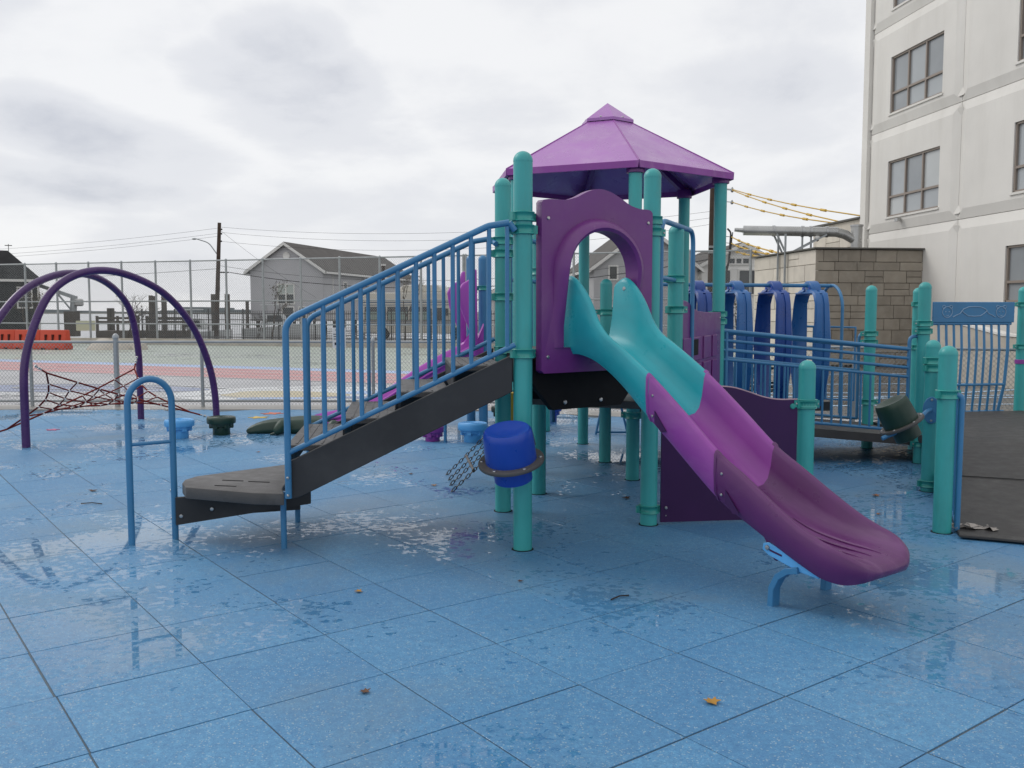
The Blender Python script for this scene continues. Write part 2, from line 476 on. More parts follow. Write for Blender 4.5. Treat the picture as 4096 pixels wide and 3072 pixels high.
    def build(s, name, mt, parent=None, smooth=None, bevel=0.0, seg=1, label=None, kind=None):
        return link(name, s.mesh(name, mt, smooth, bevel, seg), parent, label=label, kind=kind)

def link(name, me, parent=None, loc=(0, 0, 0), rot=(0, 0, 0), label=None, kind=None, cat=None, group=None, scale=None):
    o = bpy.data.objects.new(name, me)
    COL.objects.link(o)
    o.location = loc; o.rotation_euler = rot
    if scale: o.scale = scale
    if parent is not None:
        o.parent = parent
        if parent.type == 'EMPTY':
            o.matrix_parent_inverse = Matrix.Translation(-Vector(parent.location)) if not parent.get('_rot') else Matrix.Identity(4)
        elif parent.get('_loc') is not None:
            o.matrix_parent_inverse = Matrix.Identity(4)
    if label: o['label'] = label
    if kind: o['kind'] = kind
    if cat: o['category'] = cat
    if group: o['group'] = group
    return o
def tag(o, label, cat, group=None):
    o['label'] = label; o['category'] = cat
    if group: o['group'] = group
    return o
def thing(name, label, cat, loc=(0, 0, 0), group=None):
    o = bpy.data.objects.new(name, None)
    COL.objects.link(o)
    o.location = loc; o.empty_display_size = .3
    return tag(o, label, cat, group)
def struct(name, mb, m, parent=None, **kw):
    return mb.build(name, m, parent, kind=None if parent else 'structure', **kw)
def copy_tree(root, loc, label=None, rotz=None):
    """copy of a thing standing at root.location, with its parts and sub-parts, moved to loc"""
    r = root.copy(); COL.objects.link(r); r.location = loc
    if label: r['label'] = label
    if rotz is not None: r.rotation_euler = (0, 0, rotz)
    for ch in list(root.children):
        c = ch.copy(); COL.objects.link(c); c.parent = r
        for g in list(ch.children):
            d = g.copy(); COL.objects.link(d); d.parent = c
    return r
def arc(c, r, a0, a1, u, v, n=8):
    return [Vector(c) + u * (r * math.cos(R(a0 + (a1 - a0) * i / n))) + v * (r * math.sin(R(a0 + (a1 - a0) * i / n))) for i in range(n + 1)]
def fillet(pts, r, n=5):
    """polyline with rounded inner corners"""
    pts = [Vector(p) for p in pts]; out = [pts[0]]
    for i in range(1, len(pts) - 1):
        a, b_, c = pts[i - 1], pts[i], pts[i + 1]
        d1 = (a - b_).normalized(); d2 = (c - b_).normalized()
        ang = d1.angle(d2)
        t = min(r / math.tan(ang / 2), (a - b_).length * .49, (c - b_).length * .49)
        p1 = b_ + d1 * t; p2 = b_ + d2 * t
        for k in range(n + 1):
            q = k / n
            out.append(p1 * (1 - q) ** 2 + b_ * (2 * q * (1 - q)) + p2 * q * q)
    out.append(pts[-1])
    return out
def interp(tbl, x):
    if x <= tbl[0][0]: return tbl[0][1]
    for (a, b_), (c, d) in zip(tbl, tbl[1:]):
        if x <= c: 
            q = (x - a) / (c - a); return b_ + (d - b_) * q
    return tbl[-1][1]
def smooth_interp(tbl, x):
    """Catmull-Rom through the table"""
    n = len(tbl)
    if x <= tbl[0][0]: return tbl[0][1]
    if x >= tbl[-1][0]: return tbl[-1][1]
    for i in range(n - 1):
        if tbl[i][0] <= x <= tbl[i + 1][0]:
            x1, y1 = tbl[i]; x2, y2 = tbl[i + 1]
            h = x2 - x1; q = (x - x1) / h
            m1 = (y2 - (tbl[i - 1][1] if i > 0 else y1)) / (x2 - (tbl[i - 1][0] if i > 0 else x1))
            m2 = ((tbl[i + 2][1] if i + 2 < n else y2) - y1) / ((tbl[i + 2][0] if i + 2 < n else x2) - x1)
            return (2*q**3-3*q**2+1)*y1 + (q**3-2*q**2+q)*h*m1 + (-2*q**3+3*q**2)*y2 + (q**3-q**2)*h*m2
BOLT = None
def bolt(parent, p, n, r=.011):
    """round bolt head standing on a surface with normal n"""
    global BOLT
    if BOLT is None:
        BOLT = MB().lathe([(1, 0), (1, .25), (.75, .55), (0, .65)], n=10).mesh('bolt', 'steel', 40)
    q = Vector(n).to_track_quat('Z', 'Y').to_euler()
    return link('bolt', BOLT, parent, p, q, scale=(r, r, r))
# ------------------------------------------------------------------ ground, water, paving, court
GA, GB = D(36.94), D(-53.06)          # directions of the paving grid
DS = 6.9                               # the site is turned by this angle
HF = D(-23.1)                          # direction of the fence and of the running track
FB = V(-0.9, 15.35)                    # bend of the low fence
struct('ground', MB().flat([(-60, -30), (140, -30), (140, 130), (-15, 130), (-21, 74), (-22, 57), (-60, 57)], -.06), 'asphalt')
struct('water', MB().flat([(-2600, 56), (2600, 56), (2600, 3200), (-2600, 3200)], -.75), 'water')
sw = MB(); sw.box((-41, 57.1, -.5), (38, .3, .9)); struct('sea_wall', sw, 'concrete_gray')
# far shore over the water
fs = MB()
N = 90
for k in range(N):
    x0 = -1500 + 3000 * k / N; x1 = -1500 + 3000 * (k + 1) / N
    h = 5.2 + 1.6 * math.sin(k * .7) + random.uniform(-1.2, 1.2) + (3 if 28 < k < 31 else 0)
    fs.box(((x0 + x1) / 2, 1500 + random.uniform(-8, 8), h / 2 - 1), (x1 - x0 + 1, 40 + random.uniform(0, 20), h))
tag(fs.build('far_shore', 'far_shore', smooth=30, kind='structure'), 'low wooded shore far across the grey water', 'shore')
fb = MB(); fb.box((0, 1330, -.2), (3000, 140, 1.6)); fb.build('marsh', 'far_beach', kind='structure')

# blue rubber safety paving
def mat_limit(x, y):
    """is the point on the play side of the low fence"""
    if x < FB.x: return y < 14.95
    return (V(x, y) - FB).dot(D(66.9)) < -.45
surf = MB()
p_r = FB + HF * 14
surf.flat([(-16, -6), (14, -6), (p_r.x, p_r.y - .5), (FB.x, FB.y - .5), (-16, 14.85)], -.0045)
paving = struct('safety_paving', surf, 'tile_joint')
TW = .61
ox, oy = -2.517, 5.5125
tile_mesh = []
for k in range(6):
    t = MB(); g = .0028 + .0006 * (k % 3)
    hs = TW / 2 - g
    t.frame_box((0, 0, -.018), Vector((1, 0, 0)), Vector((0, 1, 0)), ZV, hs * 2, hs * 2, .036)
    tile_mesh.append(t.mesh('tile', 'safety_tile', bevel=.0012))
cand = []
for i in range(-40, 41):
    for j in range(-40, 41):
        c = V(ox, oy) + GA * (TW * (i + .5)) + GB * (TW * (j + .5))
        if not (-15 < c.x < 12 and c.y > -1.5 and mat_limit(c.x, c.y)): continue
        vis = c.y > 1.2 and abs(c.x / max(c.y, .1)) < .66
        cand.append((0 if vis else 1, c.length, c))
cand.sort(key=lambda q: (q[0], q[1]))
rest = MB()
for k, (a, d, c) in enumerate(cand):
    # pieces laid by hand: small differences of level and angle
    dz = random.uniform(-.0005, .0005); rz = R(36.94) + random.gauss(0, .0012); tx, ty = random.gauss(0, .0008), random.gauss(0, .0008)
    if k < 300:
        o = link('tile', random.choice(tile_mesh), paving, (c.x + random.gauss(0, .0012), c.y + random.gauss(0, .0012), dz), (tx, ty, rz))
    else:
        rest.box((c.x, c.y, dz - .018), (TW - .008, TW - .008, .036), math.degrees(rz))
o = rest.build('tile', 'safety_tile', paving, kind='stuff')

# concrete strip under the fence
kb = MB()
kb.box((-8.9, 15.25, -.02), (16.2, .75, .05))
q = FB + HF * 8; kb.frame_box(V(q.x, q.y, -.022), HF, D(66.9), ZV, 17, .75, .05)
struct('kerb', kb, 'pavement')
# schoolyard: painted court
court = MB(); court.flat([(-60, 15.7), (FB.x, 15.7), (18.5, 8.2), (30, 20), (12, 42), (-60, 52)], -.045)
court = struct('schoolyard', court, 'court_gray')
def patch(name, pts, z, m):
    return MB().flat(pts, z).build(name, m, court)
TR = V(-6.4, 24.1)                      # a point on the middle of the running track
def along(s, w):
    q = TR + HF * s + D(66.9) * w
    return (q.x, q.y)
def strip(name, s0, s1, w0, w1, z, m):
    return patch(name, [along(s0, w0), along(s1, w0), along(s1, w1), along(s0, w1)], z, m)
strip('green_field', -34, 12, 2.55, 20.5, -.041, 'court_green')
strip('red_track', -34, 13, -1.55, 1.45, -.041, 'court_red')
strip('blue_band', -34, 13, 1.55, 2.5, -.041, 'court_blue')
for w in (-1.58, -.55, .45, 1.5, 2.52):
    strip('track_line', -34, 13, w - .045, w + .045, -.037, 'court_white')
strip('red_track', -34, 13, 21.2, 22.2, -.040, 'court_red')
strip('track_line', -34, 13, 20.6, 20.75, -.037, 'court_blue')
def ring(c, rx, ry, rot, w, z, m, name='painted_ring', a0=0, a1=360, n=40):
    mb = MB(); vs = []; fs = []
    for k in range(n + 1):
        t = R(a0 + (a1 - a0) * k / n)
        for f in (0, 1):
            p = V(c[0], c[1]) + D(rot) * ((rx - w * f) * math.cos(t)) + D(rot + 90) * ((ry - w * f) * math.sin(t))
            vs.append((p.x, p.y, z))
    for k in range(n): fs.append((2 * k, 2 * k + 1, 2 * k + 3, 2 * k + 2))
    return mb.add(vs, fs).build(name, m, court)
def disc(c, rx, ry, rot, z, m, name='painted_disc', n=36):
    pts = []
    for k in range(n):
        t = 2 * math.pi * k / n
        wob = 1 + .08 * math.sin(3 * t + c[0])
        p = V(c[0], c[1]) + D(rot) * (rx * wob * math.cos(t)) + D(rot + 90) * (ry * wob * math.sin(t))
        pts.append((p.x, p.y))
    return patch(name, pts, z, m)
# painted map circle with blue and yellow shapes behind the stairs
disc((-3.7, 18.2), 3.2, 1.75, -8, -.041, 'court_white')
disc((-4.6, 18.15), 1.3, .72, -8, -.037, 'court_yellow')
disc((-2.4, 18.6), 1.1, .5, 5, -.037, 'court_blue')
disc((-2.3, 17.4), 1.25, .32, -5, -.037, 'court_navy')
disc((-4.4, 17.25), .9, .22, 3, -.037, 'court_blue')
ring((-3.7, 18.2), 2.5, 1.3, -8, .05, -.033, 'court_white')
# blue swirls on the left
disc((-9.6, 19.6), 3.1, .95, -4, -.041, 'court_navy')
disc((-12.4, 17.6), 2.4, .7, 6, -.041, 'court_navy')
disc((-11.2, 18.4), 2.3, .45, -12, -.037, 'court_white')
ring((-10.2, 18.9), 4.6, 2.0, -4, .12, -.036, 'court_white')
ring((-9.2, 19.7), 1.7, .55, -4, .10, -.033, 'court_gray')
# white figures on the green field
for cx, cy, rx, ry in ((-9.8, 35, 4.2, 1.9), (-9.8, 35, 3.6, 1.6), (-3.2, 30.5, 2.6, 1.0), (-24, 38, 5, 2), (-17, 36.5, 2.4, .9)):
    ring((cx, cy), rx, ry, -10, .10, -.037, 'court_white')
rr_ = random.Random(3)
for k in range(16):
    cx, cy = -9.8 + rr_.uniform(-3, 3), 35 + rr_.uniform(-1.3, 1.3)
    ring((cx, cy), rr_.uniform(.25, .8), rr_.uniform(.15, .4), rr_.uniform(-30, 30), .06, -.033, 'court_white', a0=rr_.uniform(0, 180), a1=rr_.uniform(200, 360), n=14)
for w0, s0, s1 in ((6.5, -30, 2), (13, -33, 9)):
    strip('track_line', s0, s1, w0, w0 + .09, -.037, 'court_white')
# parking lines of the yard on the right
def yl(p, q, w=.11):
    p, q = V(*p), V(*q); d = (q - p).normalized(); n = Vector((-d.y, d.x, 0)) * (w / 2)
    return patch('painted_line', [tuple((p + n)[:2]), tuple((q + n)[:2]), tuple((q - n)[:2]), tuple((p - n)[:2])], -.036, 'line_blue')
yard = MB(); yard.flat([(1.2, 15.6), (17, 9.0), (17, 27.2), (2.6, 27.2)], -.041); yard.build('asphalt_patch', 'asphalt', court)
for k, (a, b_) in enumerate([((2.6, 15.6), (11.5, 16.4)), ((2.6, 16.9), (11.8, 17.6)), ((2.8, 17.35), (11.8, 18.05)), ((2.8, 18.1), (9, 18.6)), ((6.3, 17.1), (11.5, 19.6)), ((3.4, 20.4), (11.0, 20.9)), ((3.0, 23.5), (10.6, 24.2))]):
    yl(a, b_, .16)

# ------------------------------------------------------------------ school building, its stone annex and the ramp wall
UF = D(90 + DS)                        # along the facade, away from the camera
NF = -D(DS)                            # out of the facade, towards the playground
B0 = V(12.28, 27.4)
def fp(t, z, out=0.0):
    q = B0 + UF * t + NF * out
    return Vector((q.x, q.y, z))
school = thing('school_building', 'tall pale concrete school building with ribbon windows in grooved panels', 'building', tuple(fp(0, 0)))
core = MB(); c_ = fp(-7.0, 10.5, -6.35); core.frame_box(c_, UF, NF, ZV, 21.0, 12.0, 21.0)
core.build('wall', 'concrete', school)
def wall_panel(t0, t1, z0, z1, win=None, ct=.30, cz=.28, dep=.075, th=.32):
    mb = MB()
    def rect(a, b_, c, d, o): return [fp(a, c, o), fp(b_, c, o), fp(b_, d, o), fp(a, d, o)]
    rings = [rect(t0, t1, z0, z1, -th), rect(t0 + .008, t1 - .008, z0 + .008, z1 - .008, -dep), rect(t0 + ct, t1 - ct, z0 + cz, z1 - cz, 0)]
    if win:
        rings += [rect(*win, 0), rect(*win, -.14)]
    vs = [p for r_ in rings for p in r_]; f = []
    for k in range(len(rings) - 1):
        for i in range(4):
            j = (i + 1) % 4
            f.append((4 * k + i, 4 * k + j, 4 * k + 4 + j, 4 * k + 4 + i))
    if not win: f.append(tuple(4 * (len(rings) - 1) + i for i in range(4)))
    o = mb.add(vs, f).build('wall_panel', 'concrete', school)
    # small wedges in the panel corners
    if win:
        a, b_, c, d = win
        fr = MB(); w = .055
        for p, q in (((a, c), (b_, c)), ((a, d), (b_, d)), ((a, c), (a, d)), ((b_, c), (b_, d))):
            pa, pb = fp(p[0], p[1], -.09), fp(q[0], q[1], -.09)
            fr.beam(pa, pb, .10, w * 2) if abs(p[1] - q[1]) < .01 else fr.frame_box((pa + pb) / 2, UF, NF, ZV, w * 2, .1, abs(d - c))
        zm = c + (d - c) * .36
        for k in (1, 2):
            tt = a + (b_ - a) * k / 3
            fr.frame_box(fp(tt, (c + d) / 2, -.088), UF, NF, ZV, .06, .09, d - c - .1)
        fr.frame_box(fp((a + b_) / 2, zm, -.086), UF, NF, ZV, b_ - a - .1, .085, .065)
        fr.build('window_frame', 'frame_tan', o)
        for k in range(3):
            for (za, zb) in ((c, zm), (zm, d)):
                ta, tb = a + (b_ - a) * k / 3, a + (b_ - a) * (k + 1) / 3
                g = MB(); g.frame_box(fp((ta + tb) / 2, (za + zb) / 2, -.11), UF, NF, ZV, tb - ta, .012, zb - za)
                g.build('pane', random.choice(('win_gray', 'win_gray', 'win_gray2', 'win_blind')), o)
        si = MB(); si.frame_box(fp((a + b_) / 2, c - .03, -.04), UF, NF, ZV, b_ - a + .1, .16, .06); si.build('sill', 'concrete', o)
    return o
ZJ = [.94, 4.19, 7.44, 10.69, 13.94, 17.19, 20.44]
for k in range(1, 6):
    z0, z1 = ZJ[k], ZJ[k + 1]
    wall_panel(-1.55, 3.42, z0, z1, (-.67, 2.17, z0 + .44, z0 + 2.2))
    wall_panel(-9.1, -1.55, z0, z1, (-6.75, -3.9, z0 + .44, z0 + 2.2))
wall_panel(-1.55, 3.42, .4, ZJ[1])
wall_panel(-9.1, -1.55, .4, ZJ[1], (-7.2, -3.75, 1.85, 3.3), ct=.3)
# plain pier at the far corner and ribs where panels meet
pr = MB(); pr.frame_box(fp(3.60, 10.4, -.09), UF, NF, ZV, .34, .3, 20.8); pr.build('pier', 'concrete', school)
for k in range(1, 7):
    for tt in (-1.55, 3.42):
        z = ZJ[k]
        for s in (-1, 1):
            pts = [fp(tt - .2, z + s * .30, -.075), fp(tt + .2, z + s * .30, -.075), fp(tt + .12, z + s * .16, -.02), fp(tt - .12, z + s * .16, -.02), fp(tt, z + s * .40, -.075)]
            MB().add(pts, [(0, 1, 2, 3), (0, 3, 4), (1, 4, 2), (3, 2, 4)]).build('corner_block', 'concrete', school)
cm = MB(); q = fp(1.3, 4.5, .12); cm.tube([fp(1.3, 4.5, 0), q], .03, 8); cm.box(q + V(0, 0, -.03), (.1, .2, .1), DS); cm.build('lamp_bracket', 'metal_duct', school)

def ashlar(parent, o, ux, n, length, height, rows, matn, seed, wmin, wmax, th=.10, joint=.014):
    """wall of separate stones in courses; o lower corner, ux along the wall, n outwards"""
    rg = random.Random(seed); z = 0.0; k = 0
    while z < height - .01:
        h = rows[k % len(rows)]; k += 1
        if z + h > height - .08: h = height - z
        x = -rg.uniform(0, .3) * wmax
        while x < length:
            w = rg.uniform(wmin, wmax); a, b_ = max(x, 0), min(x + w, length); x += w
            if b_ - a < .05: continue
            # some stones are split in two low ones
            cuts = [(z, z + h)] if (h < .36 or rg.random() < .7) else [(z, z + h * .5), (z + h * .5, z + h)]
            for (za, zb) in cuts:
                mb = MB(); c = Vector(o) + ux * ((a + b_) / 2) + ZV * ((za + zb) / 2) + n * (rg.uniform(-.004, .006) - th / 2)
                mb.frame_box(c, ux, n, ZV, b_ - a - joint, th, zb - za - joint)
                mb.build('stone', matn, parent, bevel=.008)
        z += h
annex = thing('stone_annex', 'low flat-roofed annex of brown and tan stone blocks beside the school', 'building', (8.94, 27.0, 0))
A0 = V(8.94, 27.0); UX = D(DS)
body = MB(); c = A0 + UX * 1.75 + UF * 2.4; body.frame_box(V(c.x, c.y, 1.71), UX, UF, ZV, 3.42, 4.66, 3.42); wallm = body.build('wall', 'mortar', annex)
ashlar(annex, A0 - UF * .0 + V(0, 0, .02), UX, -UF, 3.46, 3.42, [.36, .26, .42, .34, .40, .28, .38], 'stone', 4, .40, .85)
ashlar(annex, A0 + V(0, 0, .02), UF, -UX, 4.7, 3.42, [.42, .30, .55, .40, .48, .34, .5], 'stone_light', 5, .7, 1.6)
cp = MB(); c = A0 + UX * 1.72 + UF * 2.35; cp.frame_box(V(c.x, c.y, 3.475), UX, UF, ZV, 3.62, 4.9, .05); cp.build('coping', 'coping', annex, bevel=.01)
# lower stone wing behind the annex, in line with the facade
wing = thing('stone_wing', 'pale stone wing behind the annex at the far end of the school', 'building', tuple(fp(5.5, 0)))
wb = MB(); wb.frame_box(fp(5.6, 2.38, -2.1), UF, NF, ZV, 3.6, 4.0, 4.76); wb.build('wall', 'mortar', wing)
ashlar(wing, fp(3.80, 3.0), UF, NF, 3.6, 1.76, [.45, .4, .5, .41], 'stone_light', 9, .7, 1.5)
cw = MB(); cw.frame_box(fp(5.6, 4.79, -2.05), UF, NF, ZV, 3.7, 4.3, .06); cw.build('coping', 'coping', wing)

# access ramp wall of the school
rw = thing('ramp_wall', 'tan concrete ramp wall at the foot of the school facade', 'wall', (10.1, 22.0, 0))
mb = MB(); o_ = V(10.25, 22.9)
mb.prism([(0, -.05), (9, -.05), (9, .95), (3.2, 1.08), (1.4, 1.34), (0, 1.34)], o_, -UF, ZV, -NF, .2); mb.build('wall', 'concrete_gray', rw, bevel=.015)
mb = MB(); mb.prism([(-.02, 1.345), (1.41, 1.345), (3.2, 1.085), (9, .955), (9, 1.0), (3.2, 1.135), (1.41, 1.40), (-.02, 1.40)], o_ + NF * .03, -UF, ZV, -NF, .26); mb.build('coping', 'concrete', rw)
mb = MB()
q = o_ + NF * (-.1)
mb.tube([V(q.x, q.y, 1.3) - UF * .5, V(q.x, q.y, 1.62) - UF * .5], .02, 6); mb.lathe([(.05, 0), (.06, .1), (.0, .12)], V(q.x, q.y, 1.62) - UF * .5, 8); mb.build('lamp', 'trim', rw)

# exhaust pipe with its frame on the annex roof
duct = thing('exhaust_pipe', 'horizontal silver exhaust pipe on braced legs above the stone annex', 'pipe', (8.6, 29.5, 0))
p0, p1 = V(7.45, 29.6, 4.22), V(10.35, 29.25, 4.14)
p2 = V(10.95, 29.2, 3.85); p3 = V(10.98, 29.2, 4.15)
dv = (p1 - p0).normalized()
MB().tube([p0, p1], .155, 16).build('pipe', 'metal_duct', duct, smooth=40)
MB().tube([p0 - dv * .28 + V(0, 0, .02), p0 + dv * .02], [.06, .075], 12).build('pipe_tip', 'metal_duct', duct, smooth=40)
MB().tube([p1 - dv * .05, p1 + V(.25, -.01, -.08), p2], .15, 16).build('elbow', 'metal_duct', duct, smooth=50)
MB().tube([V(10.95, 29.2, 3.5), V(10.95, 29.2, 4.3)], .175, 16).build('riser', 'metal_duct', duct, smooth=40)
MB().tube([V(10.95, 29.2, 4.3), V(10.95, 29.2, 4.36)], .2, 16).build('riser_cap', 'steel', duct, smooth=40)
for s in (.95, 2.6, 3.45 - 1.6, 2.1):
    MB().tube([p0 + dv * (s - .04), p0 + dv * (s + .04)], .178, 16).build('pipe_band', 'steel', duct, smooth=40)
for s, e in ((1.0, (8.74, 3.5)), (2.55, (8.98, 3.5))):
    a = p0 + dv * s
    for dy in (-.17, .17):
        MB().beam(a + V(0, dy, -.1), V(e[0], 29.5 + dy, e[1]), .05, .05).build('brace', 'galv', duct)
for dx, dy in ((8.57, 29.55), (8.62, 28.95)):
    MB().beam(V(dx, dy, .0), V(dx, dy, 4.06), .055, .055).build('leg', 'galv', duct)
for s in (1.85, 2.12):
    a = p0 + dv * s
    MB().beam(V(a.x, a.y, 3.5), V(a.x, a.y, 4.1), .05, .05).build('leg', 'galv', duct)

cam_s = thing('security_camera', 'small white dome camera hanging under the exhaust pipe', 'camera', (9.72, 29.3, 3.95))
MB().lathe([(.0, .1), (.08, .08), (.085, .0), (.06, -.02)], (9.72, 29.25, 3.93), 14).build('housing', 'trim', cam_s, smooth=50)
MB().lathe([(.058, 0), (.05, -.05), (.0, -.075)], (9.72, 29.25, 3.91), 14).build('dome', 'win_dark', cam_s, smooth=50)
MB().tube([(9.72, 29.25, 4.0), (9.72, 29.25, 4.2)], .015, 6).build('stem', 'galv', cam_s)
# ------------------------------------------------------------------ fences
def chain_wires(p0, p1, z0, z1, pitch, r):
    """two crossing sets of zigzag wire, real thin prisms"""
    p0, p1 = Vector(p0), Vector(p1); d = p1 - p0; Ln = d.length; d.normalize()
    n = Vector((-d.y, d.x, 0)); H = z1 - z0; mb = MB(); vs = []; fs = []
    slope = 1.15
    run = H / slope
    k = -int(run / pitch) - 1
    while k * pitch < Ln:
        for s in (0, 1):
            a = k * pitch; b_ = a + run
            ta, tb = max(a, 0), min(b_, Ln)
            if tb - ta > .01:
                za = z0 + (ta - a) * slope; zb = z0 + (tb - a) * slope
                if s: za, zb = z0 + z1 - za, z0 + z1 - zb
                A = p0 + d * ta + ZV * za; B = p0 + d * tb + ZV * zb
                w = (B - A).normalized(); side = w.cross(n).normalized()
                off = n * (.002 if s else -.002)
                o = len(vs)
                for P in (A, B):
                    vs += [tuple(P + off + side * r), tuple(P + off - side * r * .6 + n * r * .8), tuple(P + off - side * r * .6 - n * r * .8)]
                fs += [(o, o + 1, o + 4, o + 3), (o + 1, o + 2, o + 5, o + 4), (o + 2, o, o + 3, o + 5)]
        k += 1
    return mb.add(vs, fs)
def chain_fence(label, p0, p1, height, gap, rails, post_r=.03, rail_r=.021, pitch=.060, wire=.0026, zb=-.02, end_posts=(), toph=None):
    p0, p1 = V(*p0), V(*p1); d = p1 - p0; Ln = d.length; d.normalize()
    f = thing('chain_link_fence', label, 'fence', (p0.x, p0.y, 0))
    n = max(1, round(Ln / gap))
    for k in range(n + 1):
        q = p0 + d * (Ln * k / n)
        mb = MB(); r = post_r * (1.5 if k in end_posts else 1)
        hh = height + (.06 if k in end_posts else 0)
        mb.lathe([(r, -.05), (r, hh), (r * 1.25, hh + .005), (r * 1.2, hh + .04), (r * .6, hh + .075), (0, hh + .085)], (q.x, q.y, 0), 10)
        mb.build('post', 'galv', f, smooth=45)
    for z in rails:
        MB().tube([p0 + ZV * z, p1 + ZV * z], rail_r, 8).build('rail', 'galv', f, smooth=50)
    chain_wires(p0 + Vector((-d.y, d.x, 0)) * -.035, p1 + Vector((-d.y, d.x, 0)) * -.035, zb + .06, height - .01, pitch, wire).build('wire_mesh', 'galv_wire', f, kind='stuff')
    return f
chain_fence('low chain link fence between blue paving and painted schoolyard behind the net climber', (-16.8, 15.35), (FB.x, FB.y), 1.1, 1.445, [1.1, .1], end_posts=(7,))
qe = FB + HF * 14.5
chain_fence('low chain link fence running on from the bend towards the school', (FB.x + .08, FB.y - .03), (qe.x, qe.y), 1.1, 2.0, [1.1, .1])
T0, T1, T2 = V(-34, 51.5), V(-2.2, 41.5), V(9.9, 38.0)
chain_fence('tall chain link fence along the street beyond the painted court', (T0.x, T0.y), (T1.x, T1.y), 4.15, 2.05, [4.15, 2.15, 1.0], post_r=.055, rail_r=.035, pitch=.11, wire=.0042)
chain_fence('tall chain link fence beyond the play tower, ending by the stone annex', (T1.x + .1, T1.y - .03), (T2.x, T2.y), 4.15, 2.4, [4.15, 2.15, 1.0], post_r=.055, rail_r=.035, pitch=.11, wire=.0042)
lw = MB(); lw.beam(V(-34, 51.2, .1), V(-2.2, 41.2, .1), .25, .32); lw.beam(V(-2.2, 41.2, .1), V(10, 37.7, .1), .25, .32)
struct('kerb', lw, 'concrete_gray')
# black iron picket fence along the quay
iron = thing('picket_fence', 'black iron picket fence along the waterfront', 'fence', (-22, 54, 0))
q0, q1 = V(-22.5, 55.5), V(4.0, 47.0); dq = (q1 - q0); LQ = dq.length; dq.normalize()
PICK = MB().box((0, 0, .8), (.024, .024, 1.75)).mesh('picket', 'iron')
PIPO = MB().box((0, 0, .86), (.075, .075, 1.86)).mesh('post', 'iron')
nq = int(LQ / .125)
for k in range(nq):
    q = q0 + dq * (k * .125)
    if k % 19 == 0: link('post', PIPO, iron, (q.x, q.y, 0))
    else: link('picket', PICK, iron, (q.x, q.y, 0))
for z in (.12, 1.15, 1.5):
    MB().beam(q0 + ZV * z, q1 + ZV * z, .03, .045).build('rail', 'iron', iron)

# ------------------------------------------------------------------ water-filled barriers
def make_barrier():
    b_ = thing('barrier', 'orange plastic road barrier, last of the row beside the gravel pile', 'barrier', (0, 0, 0), None)
    pr = [(-.30, 0), (.30, 0), (.30, .14), (.17, .42), (.12, .86), (-.12, .86), (-.17, .42), (-.30, .14)]
    MB().prism(pr, (-.66, 0, 0), Vector((0, 1, 0)), ZV, Vector((1, 0, 0)), 1.32).build('body', 'orange', b_, bevel=.03, seg=2, smooth=40)
    for sx in (-.34, .02, .38):
        MB().prism([(-.05, .18), (.06, .18), (.03, .40), (.05, .66), (-.05, .66), (-.05, .40)], (sx, -.145, 0), Vector((1, 0, 0)), ZV, Vector((0, -1, 0)), .05).build('slot', 'slot_dark', b_)
    for sx in (-.4, .3):
        MB().box((sx, -.25, .04), (.2, .12, .08)).build('forklift_slot', 'slot_dark', b_)
    return b_
bar = make_barrier()
db = D(-16); pb = V(-19.4, 39.8)
labs = ['orange plastic road barrier, last of the row beside the gravel pile', 'orange plastic road barrier, second from the gravel pile', 'orange plastic road barrier, third from the gravel pile', 'orange plastic road barrier, fourth from the gravel pile']
bar['group'] = 'orange barriers in a row'
for k in range(4):
    q = pb - db * (.68 + 1.37 * k)
    o = bar if k == 0 else copy_tree(bar, (0, 0, 0), labs[k])
    o.location = (q.x, q.y, -.04); o.rotation_euler = (0, 0, R(-16) + random.uniform(-.05, .05))
gp = MB()
for k in range(5):
    gp.lathe([(.75 - .1 * k, 0), (.5 - .06 * k, .28), (.2, .5 - .05 * k), (0, .52 - .05 * k)], (-17.9 + .4 * k, 39.9 + .25 * (k % 2), -.06), 12)
o = gp.build('gravel_pile', 'concrete_gray', smooth=60); o['label'] = 'grey gravel pile at the end of the orange barriers'; o['category'] = 'pile'; 

